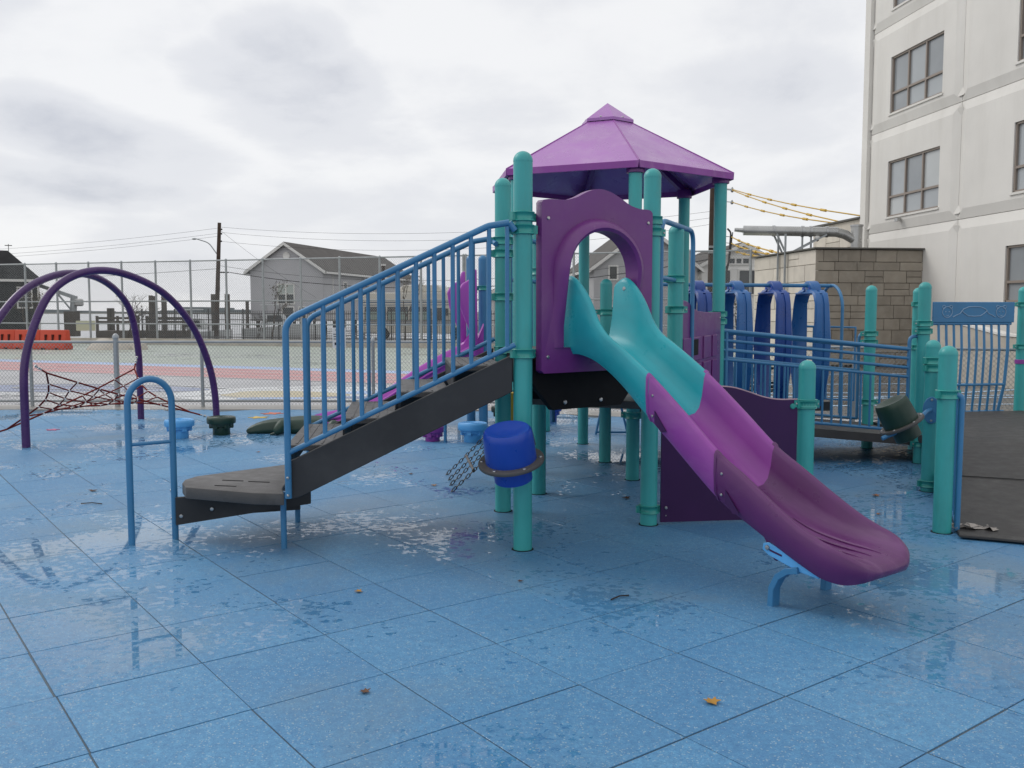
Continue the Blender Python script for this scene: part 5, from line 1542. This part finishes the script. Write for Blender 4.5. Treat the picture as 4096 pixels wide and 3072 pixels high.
# --- right-hand landing and long ramp
UR = (R3 - R1).normalized(); NR = Vector((UR.y, -UR.x, 0))
g0 = V(3.18, 6.395) + NR * .0; w_r = 2.1
land = [R3 + NR * .08 - UR * .3, R4 + D(20) * .08, R3B + D(-80) * .06, R6 + D(-90) * .05, R6 + D(-70) * 1.2, R3 + NR * 2.4 - UR * .3]
mb = MB(); mb.prism([(p.x, p.y) for p in land], (0, 0, Z3 - .08), Vector((1, 0, 0)), Vector((0, 1, 0)), ZV, .08); mb.build('landing', 'ramp_rubber', PL)
ra, rb_ = V(3.20, 6.42), R3 + NR * .08 - UR * .3
rf_ = (V(3.62, 6.235) - V(3.20, 6.42)).normalized()
q = [ra + ZV * .022, ra + rf_ * 2.4 + ZV * .022, rb_ + NR * 2.3 + ZV * Z3, rb_ + ZV * Z3]
mb = MB(); mb.add(q + [p - ZV * .06 for p in q], [(0, 1, 2, 3), (7, 6, 5, 4), (0, 4, 5, 1), (1, 5, 6, 2), (2, 6, 7, 3), (3, 7, 4, 0)])
rm = mb.build('ramp', 'ramp_rubber', PL)
for t in (.0, .52):
    A = q[0].lerp(q[3], t) + ZV * .006; B = q[1].lerp(q[2], t) + ZV * .006
    if t == 0:
        A2, B2 = A - UR * .05 - ZV * .004, B - UR * .05 - ZV * .004
        MB().beam(A2, B2, .12, .02).build('ramp_lip', 'ramp_rubber', rm, bevel=.004)
    else: MB().beam(A, B, .014, .004).build('mat_seam', 'black_deck', rm)
# ramp side panels with bars
def bar_panel(a, b_, z0a, z0b, h_, nb, rr=.018, tilt=0):
    fr = MB().tube([a + ZV * (z0a + h_), b_ + ZV * (z0b + h_)], rr, 10).tube([a + ZV * z0a, b_ + ZV * z0b], rr * .9, 10)
    fr.tube(fillet([a + ZV * z0a, a + ZV * (z0a + h_)], .05), rr, 10).tube([b_ + ZV * z0b, b_ + ZV * (z0b + h_)], rr, 10)
    o = fr.build('ramp_rail', 'blue_rail', PL, smooth=50)
    for k in range(1, nb):
        t = k / nb; p = a.lerp(b_, t); zz = z0a + (z0b - z0a) * t
        MB().tube([p + ZV * zz, p + ZV * (zz + h_)], .012, 8).build('baluster', 'blue_rail', o, smooth=50)
    return o
a, b_ = R1 + NR * .10 + UR * .02, R2 + NR * .10 - UR * .1
rl = bar_panel(a, b_, .06, .17, .90, 14)
MB().tube(fillet([R1 + ZV * 1.01 + NR * .04, R1 + ZV * 1.0 + NR * .10 + UR * .0, a + ZV * .02], .06, 5), .0205, 12).build('rail_end', 'blue_rail', rl, smooth=50)
for k in range(5):       # light slanted bars of the panel insert
    s = .20 + .16 * k; zb_ = .62 - .055 * k
    A = a + UR * s + NR * .012
    MB().beam(A + ZV * (zb_ + .22), A + UR * .13 + ZV * (zb_ + .05), .02, .05).build('panel_bar', 'light_blue', rl)
MB().beam(a + UR * .55 + NR * .014 + ZV * .62, a + UR * .62 + NR * .014 + ZV * .55, .022, .05).build('panel_bar', 'yellow', rl)
a, b_ = R2 + NR * .10 + UR * .12, R3 + NR * .10 - UR * .1
bar_panel(a, b_, .19, .31, .88, 14)
# bear panel between the back posts
d3 = (R6 - R3B).normalized(); n3 = Vector((d3.y, -d3.x, 0)); ln3 = (R6 - R3B).length
def bp(s, z, o=0.0):
    q = R3B + d3 * s + n3 * o
    return Vector((q.x, q.y, z))
fr = MB().tube([bp(.22, 1.45), bp(1.34, 1.45)], .019, 10).tube([bp(.3, .66, .05), bp(1.25, .66, .05)], .018, 10).tube([bp(.24, .30), bp(1.28, .30)], .018, 10)
fr.tube(fillet([bp(1.30, 1.45), bp(1.27, 1.1, .05), bp(1.24, .66, .05), bp(1.20, .30)], .3, 8), .02, 10)
bo = fr.build('bear_rail', 'blue_rail', PL, smooth=50)
for k in range(9):
    s = .30 + .108 * k
    MB().tube(fillet([bp(s, 1.45), bp(s - .015, 1.1, .05), bp(s - .03, .66, .05), bp(s - .02, .30)], .3, 6), .0165, 8).build('baluster', 'blue_rail', bo, smooth=50)
hdp = MB().prism([(.2, 1.465), (1.37, 1.465), (1.37, 1.73), (.2, 1.73)], R3B, d3, ZV, n3, .025).build('header_board', 'blue_rail', bo, bevel=.006)
def ink(pts, r=.008): 
    MB().tube([bp(s, z, .027) for s, z in pts], r, 6).build('engraving', 'bear_ink', hdp, smooth=60)
for sgn in (1, -1):
    def mx_(s): return .785 + sgn * (s - .785)
    ink([(mx_(.40 + .07 * math.cos(R(a_))), 1.60 + .07 * math.sin(R(a_))) for a_ in range(0, 361, 20)], .005)
    for ea in (.35, .45): ink([(mx_(ea + .022 * math.cos(R(a_))), 1.665 + .022 * math.sin(R(a_))) for a_ in range(0, 361, 40)], .004)
    ink([(mx_(.37), 1.60), (mx_(.38), 1.61)], .006); ink([(mx_(.42), 1.60), (mx_(.43), 1.61)], .006)
    ink([(mx_(.38), 1.56), (mx_(.40), 1.55), (mx_(.42), 1.56)], .004)
    ink([(mx_(.48), 1.535), (mx_(.53), 1.56), (mx_(.58), 1.58), (mx_(.63), 1.64), (mx_(.70), 1.665), (mx_(.785), 1.67)], .006)
    ink([(mx_(.785), 1.545), (mx_(.70), 1.55), (mx_(.64), 1.585), (mx_(.60), 1.62)], .006)

# --- chain ladder on the far side of the middle deck
lnk = MB().tube([Vector((.012 * math.cos(R(a_)), 0, .012 * math.sin(R(a_)) + (.014 if math.sin(R(a_)) >= 0 else -.014))) for a_ in range(0, 360, 36)], .0042, 5, closed=True).mesh('link', 'chain', 60)
cf = [V(-.651, 8.868), V(-.609, 8.586), V(-.577, 8.321), V(-.543, 8.017)]
ct = [V(.12, 8.87, .88), V(.165, 8.59, .88), V(.195, 8.32, .88), V(.235, 8.05, .88)]
cl_root = MB().beam(ct[0], ct[3], .04, .05).build('chain_ladder', 'stringer', PL)
cpts = []
for a, b_ in zip(cf, ct):
    d = (b_ - a); n = int(d.length / .044); qn = d.normalized().to_track_quat('Z', 'Y')
    for k in range(n + 1):
        p = a.lerp(b_, k / n) - ZV * (.05 * math.sin(math.pi * k / n))
        e_ = qn.to_euler() if k % 2 else (qn @ Vector((0, 0, 1)).rotation_difference(Vector((0, 0, 1)))).to_euler()
        qq = qn.copy()
        if k % 2:
            from mathutils import Quaternion
            qq = qn @ Quaternion((0, 0, 1), R(90))
        link('chain_link', lnk, cl_root, p, qq.to_euler())
    cpts.append((a, b_))
for t in (.26, .55, .84):
    pp = [a.lerp(b_, t) - ZV * (.05 * math.sin(math.pi * t)) for a, b_ in cpts]
    MB().tube([pp[0], pp[3]], .014, 8).build('rung', 'ring_gray', cl_root, smooth=50)
MB().tube([V(-.02, 7.72, .55), V(.0, 7.7, .92)], .045, 12).build('yellow_sleeve', 'yellow', PL, smooth=50)
# --- far end: second slide with its posts
SP1, SP2 = V(-.40, 12.62), V(-.60, 13.3)
post(SP1.x, SP1.y, 2.38, [(1.93, 190)], 'blue_rail'); post(SP2.x, SP2.y, 2.42, [(1.9, 190)], 'blue_rail')
post(.45, 12.2, 2.30, [(1.8, 190), (1.95, 190)]); post(-.05, 11.1, 2.2, [(1.2, 0)])
deck([V(-.5, 12.6), V(.5, 12.2), V(.8, 13.2), V(-.6, 13.3)], .95, .08, name='rear_deck')
s2 = V(-.52, 12.75); dS = D(197)
def s2p(s, w, z):
    q = s2 + dS * s + D(287) * w
    return Vector((q.x, q.y, z))
r2 = [(-.05, 1.45), (0, 1.32), (.12, 1.16), (.4, 1.02), (.8, .80), (1.3, .48), (1.7, .30), (2.0, .24), (2.25, .20)]
b2 = [(-.05, .96), (.1, .94), (.4, .82), (.8, .58), (1.3, .27), (1.7, .13), (2.0, .10), (2.25, .09)]
vs = []; fs = []; ss = rng(-.05, 2.25, 30); n = 10
for s in ss:
    zr, zb = smooth_interp(r2, s), smooth_interp(b2, s); hw_ = .27 if s < 2.05 else .27 * math.sqrt(max(.02, 1 - ((s - 2.05) / .21) ** 2))
    for w, z in ((-1, zb - .06), (-1.08, zr - .03), (-1.0, zr), (-.86, zr - .02), (-.6, zb), (.6, zb), (.86, zr - .02), (1.0, zr), (1.08, zr - .03), (1, zb - .06)):
        vs.append(s2p(s, w * hw_, z))
for i in range(len(ss) - 1):
    for k in range(n): fs.append((i * n + k, i * n + (k + 1) % n, (i + 1) * n + (k + 1) % n, (i + 1) * n + k))
fs += [tuple(range(n - 1, -1, -1)), tuple((len(ss) - 1) * n + k for k in range(n))]
s2o = MB().add(vs, fs).build('rear_slide', 'magenta_slide', PL, smooth=45, label='pale purple second slide behind the stairs')
for w in (.0, .07):
    MB().tube([s2p(s, .29 + w * .2, smooth_interp(r2, s) - .03 - w * .7) for s in rng(.15, 2.1, 16)], .018, 8).build('slide_rib', 'magenta_slide', s2o, smooth=60)
# hood wing of the second slide
hood = [(.0, 2.18), (.06, 2.17), (.10, 2.05), (.24, 1.98), (.31, 1.88), (.27, 1.66), (.17, 1.45), (.10, 1.30), (.06, 1.0), (-.02, 1.0)]
for w, n_ in ((.30, 1), (-.34, 1)):
    MB().prism([(s * .85 + .06, z) for s, z in hood], s2p(0, w, 0), dS, ZV, D(287), .06).build('hood_wing', 'magenta_slide', s2o, bevel=.02, seg=2, smooth=50)
MB().tube([V(-1.06, 11.35, -.03), V(-1.06, 11.35, .6), V(-1.0, 12.2, .62)], .0205, 10).build('slide_leg', 'blue_rail', PL, smooth=50)
MB().tube([V(-.82, 11.10, -.03), V(-.82, 11.10, .5)], .0205, 10).build('slide_leg', 'blue_rail', PL, smooth=50)
# railings at the back of the hexagon
for a, b_ in ((HB, HL),):
    d = (b_ - a).normalized()
    fr = MB().tube([a + d * .1 + ZV * .98, a + d * .1 + ZV * 1.80, b_ - d * .1 + ZV * 1.80, b_ - d * .1 + ZV * .98, a + d * .1 + ZV * .98], .0175, 10)
    o = fr.build('deck_rail', 'blue_rail', PL, smooth=50)
    for k in range(11):
        p = a + d * (.12 + .096 * k)
        MB().tube([p + ZV * .98, p + ZV * 1.80], .0135, 8).build('baluster', 'blue_rail', o, smooth=50)
# step with trapezoid legs behind the hexagon
MB().prism([(0, .42), (.95, .30), (.95, .46), (.45, .52), (0, .52)], V(1.0, 11.9), D(-10), ZV, D(80), .05).build('step_beam', 'deck_gray', PL)
MB().prism([(0, .32), (.6, .32), (.6, .52), (0, .52)], V(1.55, 11.5), D(5), ZV, D(95), .05).build('step_beam', 'stringer', PL)
MB().tube(fillet([(1.10, 11.85, .0), (1.18, 11.85, .40), (1.42, 11.85, .40), (1.52, 11.85, .0)], .03), .015, 8).tube([(1.10, 11.85, .03), (1.52, 11.85, .03)], .015, 8).build('step_leg', 'blue_rail', PL, smooth=50)
# ------------------------------------------------------------------ arched net climber
net = thing('net_climber', 'freestanding climber of two dark purple arches with a red rope net', 'climber', (-5.4, 12.1, 0))
NL, NRt, NM, NB = V(-5.76, 10.70), V(-4.23, 12.95), V(-5.57, 13.58), V(-6.35, 10.45)
def hoop(a, b_, top, fl=.62):
    pts = []
    for k in range(49):
        t = k / 48 * math.pi
        # flat-topped, steep-sided arch
        c, s = math.cos(t), math.sin(t)
        x = -math.copysign(abs(c) ** .86, c); z = abs(s) ** .78
        p = a.lerp(b_, (x + 1) / 2); pts.append(p + ZV * (top * z))
    pts[0] = a + ZV * -.05; pts[-1] = b_ + ZV * -.05
    return pts
def bent(a, b_, prof):
    # arch through measured points (fraction along the chord, height), rounded between them
    P = [a.lerp(b_, t) + ZV * z for t, z in prof]; out = []
    for i in range(len(P) - 1):
        p0, p1, p2, p3 = P[max(i - 1, 0)], P[i], P[i + 1], P[min(i + 2, len(P) - 1)]
        for k in range(6):
            t = k / 6
            out.append(.5 * ((2 * p1) + (p2 - p0) * t + (2 * p0 - 5 * p1 + 4 * p2 - p3) * t * t + (3 * p1 - p0 - 3 * p2 + p3) * t ** 3))
    return out + [P[-1]]
hA = bent(NL, NRt, [(0, -.05), (0, .45), (.006, .95), (.045, 1.36), (.115, 1.76), (.20, 1.98), (.31, 2.10), (.43, 2.12), (.56, 2.04), (.69, 1.88), (.80, 1.63), (.895, 1.28), (.965, .82), (.995, .4), (1, -.05)])
hB = bent(NM, NB, [(0, -.05), (0, .5), (.005, 1.05), (.05, 1.60), (.14, 1.90), (.27, 2.08), (.42, 2.12), (.56, 2.04), (.70, 1.84), (.82, 1.50), (.92, 1.05), (.98, .5), (1, -.05)])
MB().tube(hA, .0475, 18).build('arch', 'purple_tube', net, smooth=50); MB().tube(hB, .0475, 18).build('arch', 'purple_tube', net, smooth=50)
cA, cB, cC, cD = V(-5.69, 10.82, .97), V(-4.22, 12.80, .10), V(-5.55, 13.46, .95), V(-6.30, 10.62, .12)   # high, low, high, low
hi1, lo1, hi2, lo2 = cA, cB, cC, cD
in_ = [cA + V(.08, .12, -.10), cB + V(-.28, -.12, .10), cC + V(.02, -.16, -.18), cD + V(.25, .2, .08)]
NN = 6
def npt(i, j):
    a = i / NN; b_ = j / NN
    p = (in_[0] * (1 - a) + in_[1] * a) * (1 - b_) + (in_[3] * (1 - a) + in_[2] * a) * b_
    ctr = sum(in_, Vector()) / 4
    f = .26 * (4 * a * (1 - a) * (1 - (2 * b_ - 1) ** 2 * .0) * (1 if b_ in (0, 1) else .6) if b_ in (0, 1) else 0) + .26 * (4 * b_ * (1 - b_) if a in (0, 1) else 0)
    w = .24 * max(4 * a * (1 - a) * abs(2 * b_ - 1) ** 1.5, 4 * b_ * (1 - b_) * abs(2 * a - 1) ** 1.5)
    p = p.lerp(ctr, w); p.z -= .14 * (1 - (2 * a - 1) ** 2) * (1 - (2 * b_ - 1) ** 2); p.z = max(p.z, .09)
    return p
for i in range(NN + 1):
    edge = i in (0, NN)
    for fam in (0, 1):
        pts = [npt(i, j) if fam == 0 else npt(j, i) for j in range(NN + 1)]
        MB().tube(fillet(pts, .08, 3), .011 if edge else .0085, 7).build('rope', 'rope_red' if (edge and i == NN) or fam else 'rope_dark', net, smooth=60)
fer = MB().tube([(-.013, 0, 0), (.013, 0, 0)], .0125, 8).mesh('rope_clip', 'trim', 50)
for i in range(NN + 1):
    for j in range(NN + 1):
        if (i, j) in ((0, 0), (NN, 0), (0, NN), (NN, NN)): continue
        link('rope_clip', fer, net, npt(i, j), (0, random.uniform(-.4, .4), random.uniform(0, 3)))
for c, n_ in zip((cA, cB, cC, cD), ((0, 0), (NN, 0), (NN, NN), (0, NN))):
    p = npt(*n_)
    MB().tube([p, p.lerp(c, .45)], .011, 7).build('rope', 'rope_red', net)
    for k in range(4):
        q0_ = p.lerp(c, .4 + .15 * k)
        MB().tube([q0_, p.lerp(c, .5 + .15 * k)], .018 if k % 2 else .012, 8).build('shackle', 'steel', net, smooth=50)

# ------------------------------------------------------------------ stepping pods
def pod(label, x, y, m, r=.185, h_=.235):
    t = thing('stepping_pod', label, 'stepping pod', (x, y, 0), 'stepping pods')
    MB().lathe([(r * .97, h_ - .085), (r, h_ - .07), (r, h_ - .03), (r * .985, h_ - .012), (r * .94, h_ - .002), (r * .86, h_), (r * .84, h_ - .004), (0, h_ - .004)], (x, y, 0), 32).build('top', m, t, smooth=40)
    MB().lathe([(r * .52, -.02), (r * .60, .0), (r * .60, h_ - .13), (r * .78, h_ - .12), (r * .80, h_ - .08)], (x, y, 0), 28).build('stem', m, t, smooth=40)
    for k in range(6):
        a_ = 60 * k + 15
        MB().frame_box(V(x, y, h_ - .115) + D(a_) * r * .68, D(a_), D(a_ + 90), ZV, r * .3, .06, .07).build('rib', m, t, bevel=.008)
    for k in range(5):
        rr1 = r * (.15 + .15 * k)
        MB().tube([V(x, y, h_ - .003) + D(a_) * rr1 for a_ in range(0, 360, 18)], .004, 4, closed=True).build('tread_ring', m, t)
    return t
pod('light blue mushroom stepping pod beside the dark green pod', -4.25, 11.55, 'sky_blue')
pod('dark green mushroom stepping pod at the foot of the purple arch', -3.81, 11.85, 'green_plastic')
pod('purple mushroom stepping pod half hidden under the stairs', -.99, 11.25, 'purple_mid', .15, .2)
pod('light blue mushroom stepping pod by the chain ladder', -.487, 11.2, 'sky_blue')
pod('dark green mushroom stepping pod behind the stairs post', -.12, 13.2, 'green_plastic')
pod('dark blue mushroom stepping pod behind the front post', .55, 13.35, 'drum_blue')

# ------------------------------------------------------------------ crocodile climber
cr_ = thing('crocodile_seat', 'dark green moulded crocodile lying on the blue paving', 'play animal', (-2.9, 12.0, 0))
cl_ = [(-3.52, 11.93), (-3.38, 11.97), (-3.2, 12.0), (-3.0, 12.0), (-2.8, 12.0), (-2.6, 11.98), (-2.4, 11.95), (-2.15, 11.93), (-1.9, 11.92)]
hw_ = [.03, .085, .10, .115, .15, .16, .15, .10, .05]; hh_ = [.06, .15, .19, .21, .235, .24, .235, .17, .10]
vs = []; fs = []; K = 13
for i, (x, y) in enumerate(cl_):
    for k in range(K):
        t = math.pi * k / (K - 1)
        ridge = .014 * (1 if k % 3 == 0 else 0)
        vs.append((x, y + hw_[i] * math.cos(t), max(0, hh_[i] * math.sin(t) ** .7 + ridge * (0 < k < K - 1)) - .01))
for i in range(len(cl_) - 1):
    for k in range(K - 1): fs.append((i * K + k, i * K + k + 1, (i + 1) * K + k + 1, (i + 1) * K + k))
    fs.append((i * K + K - 1, i * K, (i + 1) * K, (i + 1) * K + K - 1))
fs += [tuple(range(K)), tuple((len(cl_) - 1) * K + k for k in range(K))]
def subsurf(o, lv=2):
    m = o.modifiers.new('smooth', 'SUBSURF'); m.levels = lv; m.render_levels = lv; return o
subsurf(MB().add(vs, fs).build('body', 'green_plastic', cr_, smooth=60), 1)
for x, y in ((-2.98, 11.86), (-2.30, 11.82), (-2.98, 12.14), (-2.30, 12.1)):
    lg = MB(); s = -1 if y < 11.95 else 1
    lg.tube([(x, y, .16), (x - .02, y + s * .05, .13), (x - .07, y + s * .09, .06), (x - .12, y + s * .11, .03)], [.07, .085, .075, .04], 10)
    subsurf(lg.build('leg', 'green_plastic', cr_, smooth=60), 1)
    for k in range(3):
        MB().tube([(x - .10, y + s * (.06 + .025 * k), .03), (x - .165, y + s * (.055 + .03 * k), .012)], [.018, .01], 7).build('toe', 'green_plastic', cr_, smooth=60)
# ------------------------------------------------------------------ coloured inlays in the paving, leaves, litter
def star(x, y, r, m, label, n=7, seed=0):
    rg = random.Random(seed); pts = []
    for k in range(2 * n):
        a_ = math.pi * k / n + seed; q_ = r * (1 if k % 2 == 0 else .45) * rg.uniform(.85, 1.1)
        pts.append((x + q_ * math.cos(a_) * 1.2, y + q_ * math.sin(a_)))
    o = MB().prism(pts, (0, 0, .0), Vector((1, 0, 0)), Vector((0, 1, 0)), ZV, .007).build('leaf_inlay', m)
    tag(o, label, 'floor inlay', 'coloured inlays in the blue paving')
star(-3.78, 14.3, .17, 'inlay_orange', 'orange leaf-shaped inlay in the blue paving', 6, 1)
star(-3.86, 13.75, .15, 'inlay_yellow', 'yellow leaf-shaped inlay in the blue paving', 5, 2)
star(-6.25, 12.3, .09, 'inlay_pink', 'pink leaf-shaped inlay by the net climber', 5, 3)
star(-4.55, 7.45, .06, 'inlay_blue', 'small dark blue inlay near the grab loop', 5, 4)
star(-.95, 13.6, .12, 'purple_mid', 'purple leaf-shaped inlay behind the stairs', 6, 5)
def leaf(x, y, s, m, rot, label, z=.0):
    rg = random.Random(int(x * 1000) + int(y * 77)); pts = []
    out = [(0, -.5), (.18, -.22), (.5, -.25), (.3, 0), (.42, .28), (.14, .22), (0, .5), (-.14, .22), (-.42, .28), (-.3, 0), (-.5, -.25), (-.18, -.22)]
    vs = []
    for a_, b_ in out:
        q_ = D(rot) * (a_ * s) + D(rot + 90) * (b_ * s); vs.append((x + q_.x, y + q_.y, z + .006 + s * .28 * (a_ * a_ * 1.6 + rg.uniform(0, .2))))
    vs.append((x, y, z + .005)); fs = [(i, (i + 1) % 12, 12) for i in range(12)]
    vs2 = vs + [(a_, b_, c_ + .0012) for a_, b_, c_ in vs]
    f2 = [tuple(i for i in f) for f in fs] + [tuple(i + 13 for i in reversed(f)) for f in fs] + [(i, i + 13, (i + 1) % 12 + 13, (i + 1) % 12) for i in range(12)]
    o = MB().add(vs2, f2).build('fallen_leaf', m); tag(o, label, 'leaf', 'fallen leaves')
lv = [(.82, 3.62, .07, 'leaf_yellow', 20, 'golden fallen leaf on open paving in front of the slide'), (-.62, 3.72, .05, 'leaf_brown', 60, 'dark brown fallen leaf on paving in front of the stairs'),
      (-3.35, 4.98, .07, 'leaf_brown', 10, 'red-brown fallen leaf far left of the stairs'), (-.88, 5.1, .05, 'leaf_yellow', 80, 'small golden leaf by the puddle in front of the stairs'),
      (-3.75, 8.05, .08, 'leaf_brown', 0, 'brown fallen leaf beside the grab loop, on the paving joint'), (3.17, 7.83, .075, 'leaf_orange', 30, 'orange-brown fallen leaf beside the short teal posts'),
      (.98, 7.72, .08, 'leaf_brown', 50, 'dark fallen leaf in the shade under the upper deck'), (-.72, 8.3, .06, 'leaf_yellow', 15, 'ochre leaf near the chain ladder'), (-1.0, 8.9, .05, 'leaf_brown', 95, 'brown leaf on the paving behind the stairs'),
      (3.55, 7.3, .07, 'leaf_orange', 130, 'brown leaf lying on the ribbed ramp'), (.05, 5.3, .035, 'leaf_brown', 140, 'tiny brown leaf in front of the front post'), (-2.9, 10.3, .05, 'leaf_orange', 40, 'small orange leaf behind the grab loop'), (2.9, 7.1, .04, 'leaf_orange', 75, 'small orange leaf between the slide and the short posts')]
for x, y, s, m, r_, lb in lv:
    leaf(x, y, s, m, r_, lb, z=.085 if 'ramp' in lb else 0)
tw = [((.55, 4.95), (.66, 5.03), 'thin dark twig on the paving in front of the front post'), ((2.05, 3.42), (2.16, 3.41), 'thin twig on open paving in front of the slide exit'), ((-3.6, 7.5), (-3.42, 7.49), 'twig lying near the small dark blue inlay')]
for a_, b_, lb in tw:
    o = MB().tube([V(*a_, .006), V((a_[0] + b_[0]) / 2, (a_[1] + b_[1]) / 2 + .01, .012), V(*b_, .006)], .004, 5).build('twig', 'twig'); tag(o, lb, 'twig')
rg = random.Random(4); vs = []; fs = []
for i in range(9):
    for j in range(5):
        vs.append((3.22 + .035 * i + rg.uniform(-.02, .02), 6.50 + .035 * j + rg.uniform(-.02, .02) - .01 * i, .03 + abs(rg.gauss(0, .018))))
for i in range(8):
    for j in range(4): fs.append((i * 5 + j, i * 5 + j + 1, (i + 1) * 5 + j + 1, (i + 1) * 5 + j))
o = MB().add(vs, fs).build('torn_paper', 'tissue'); tag(o, 'crumpled torn grey paper at the foot of the ramp rail', 'litter')
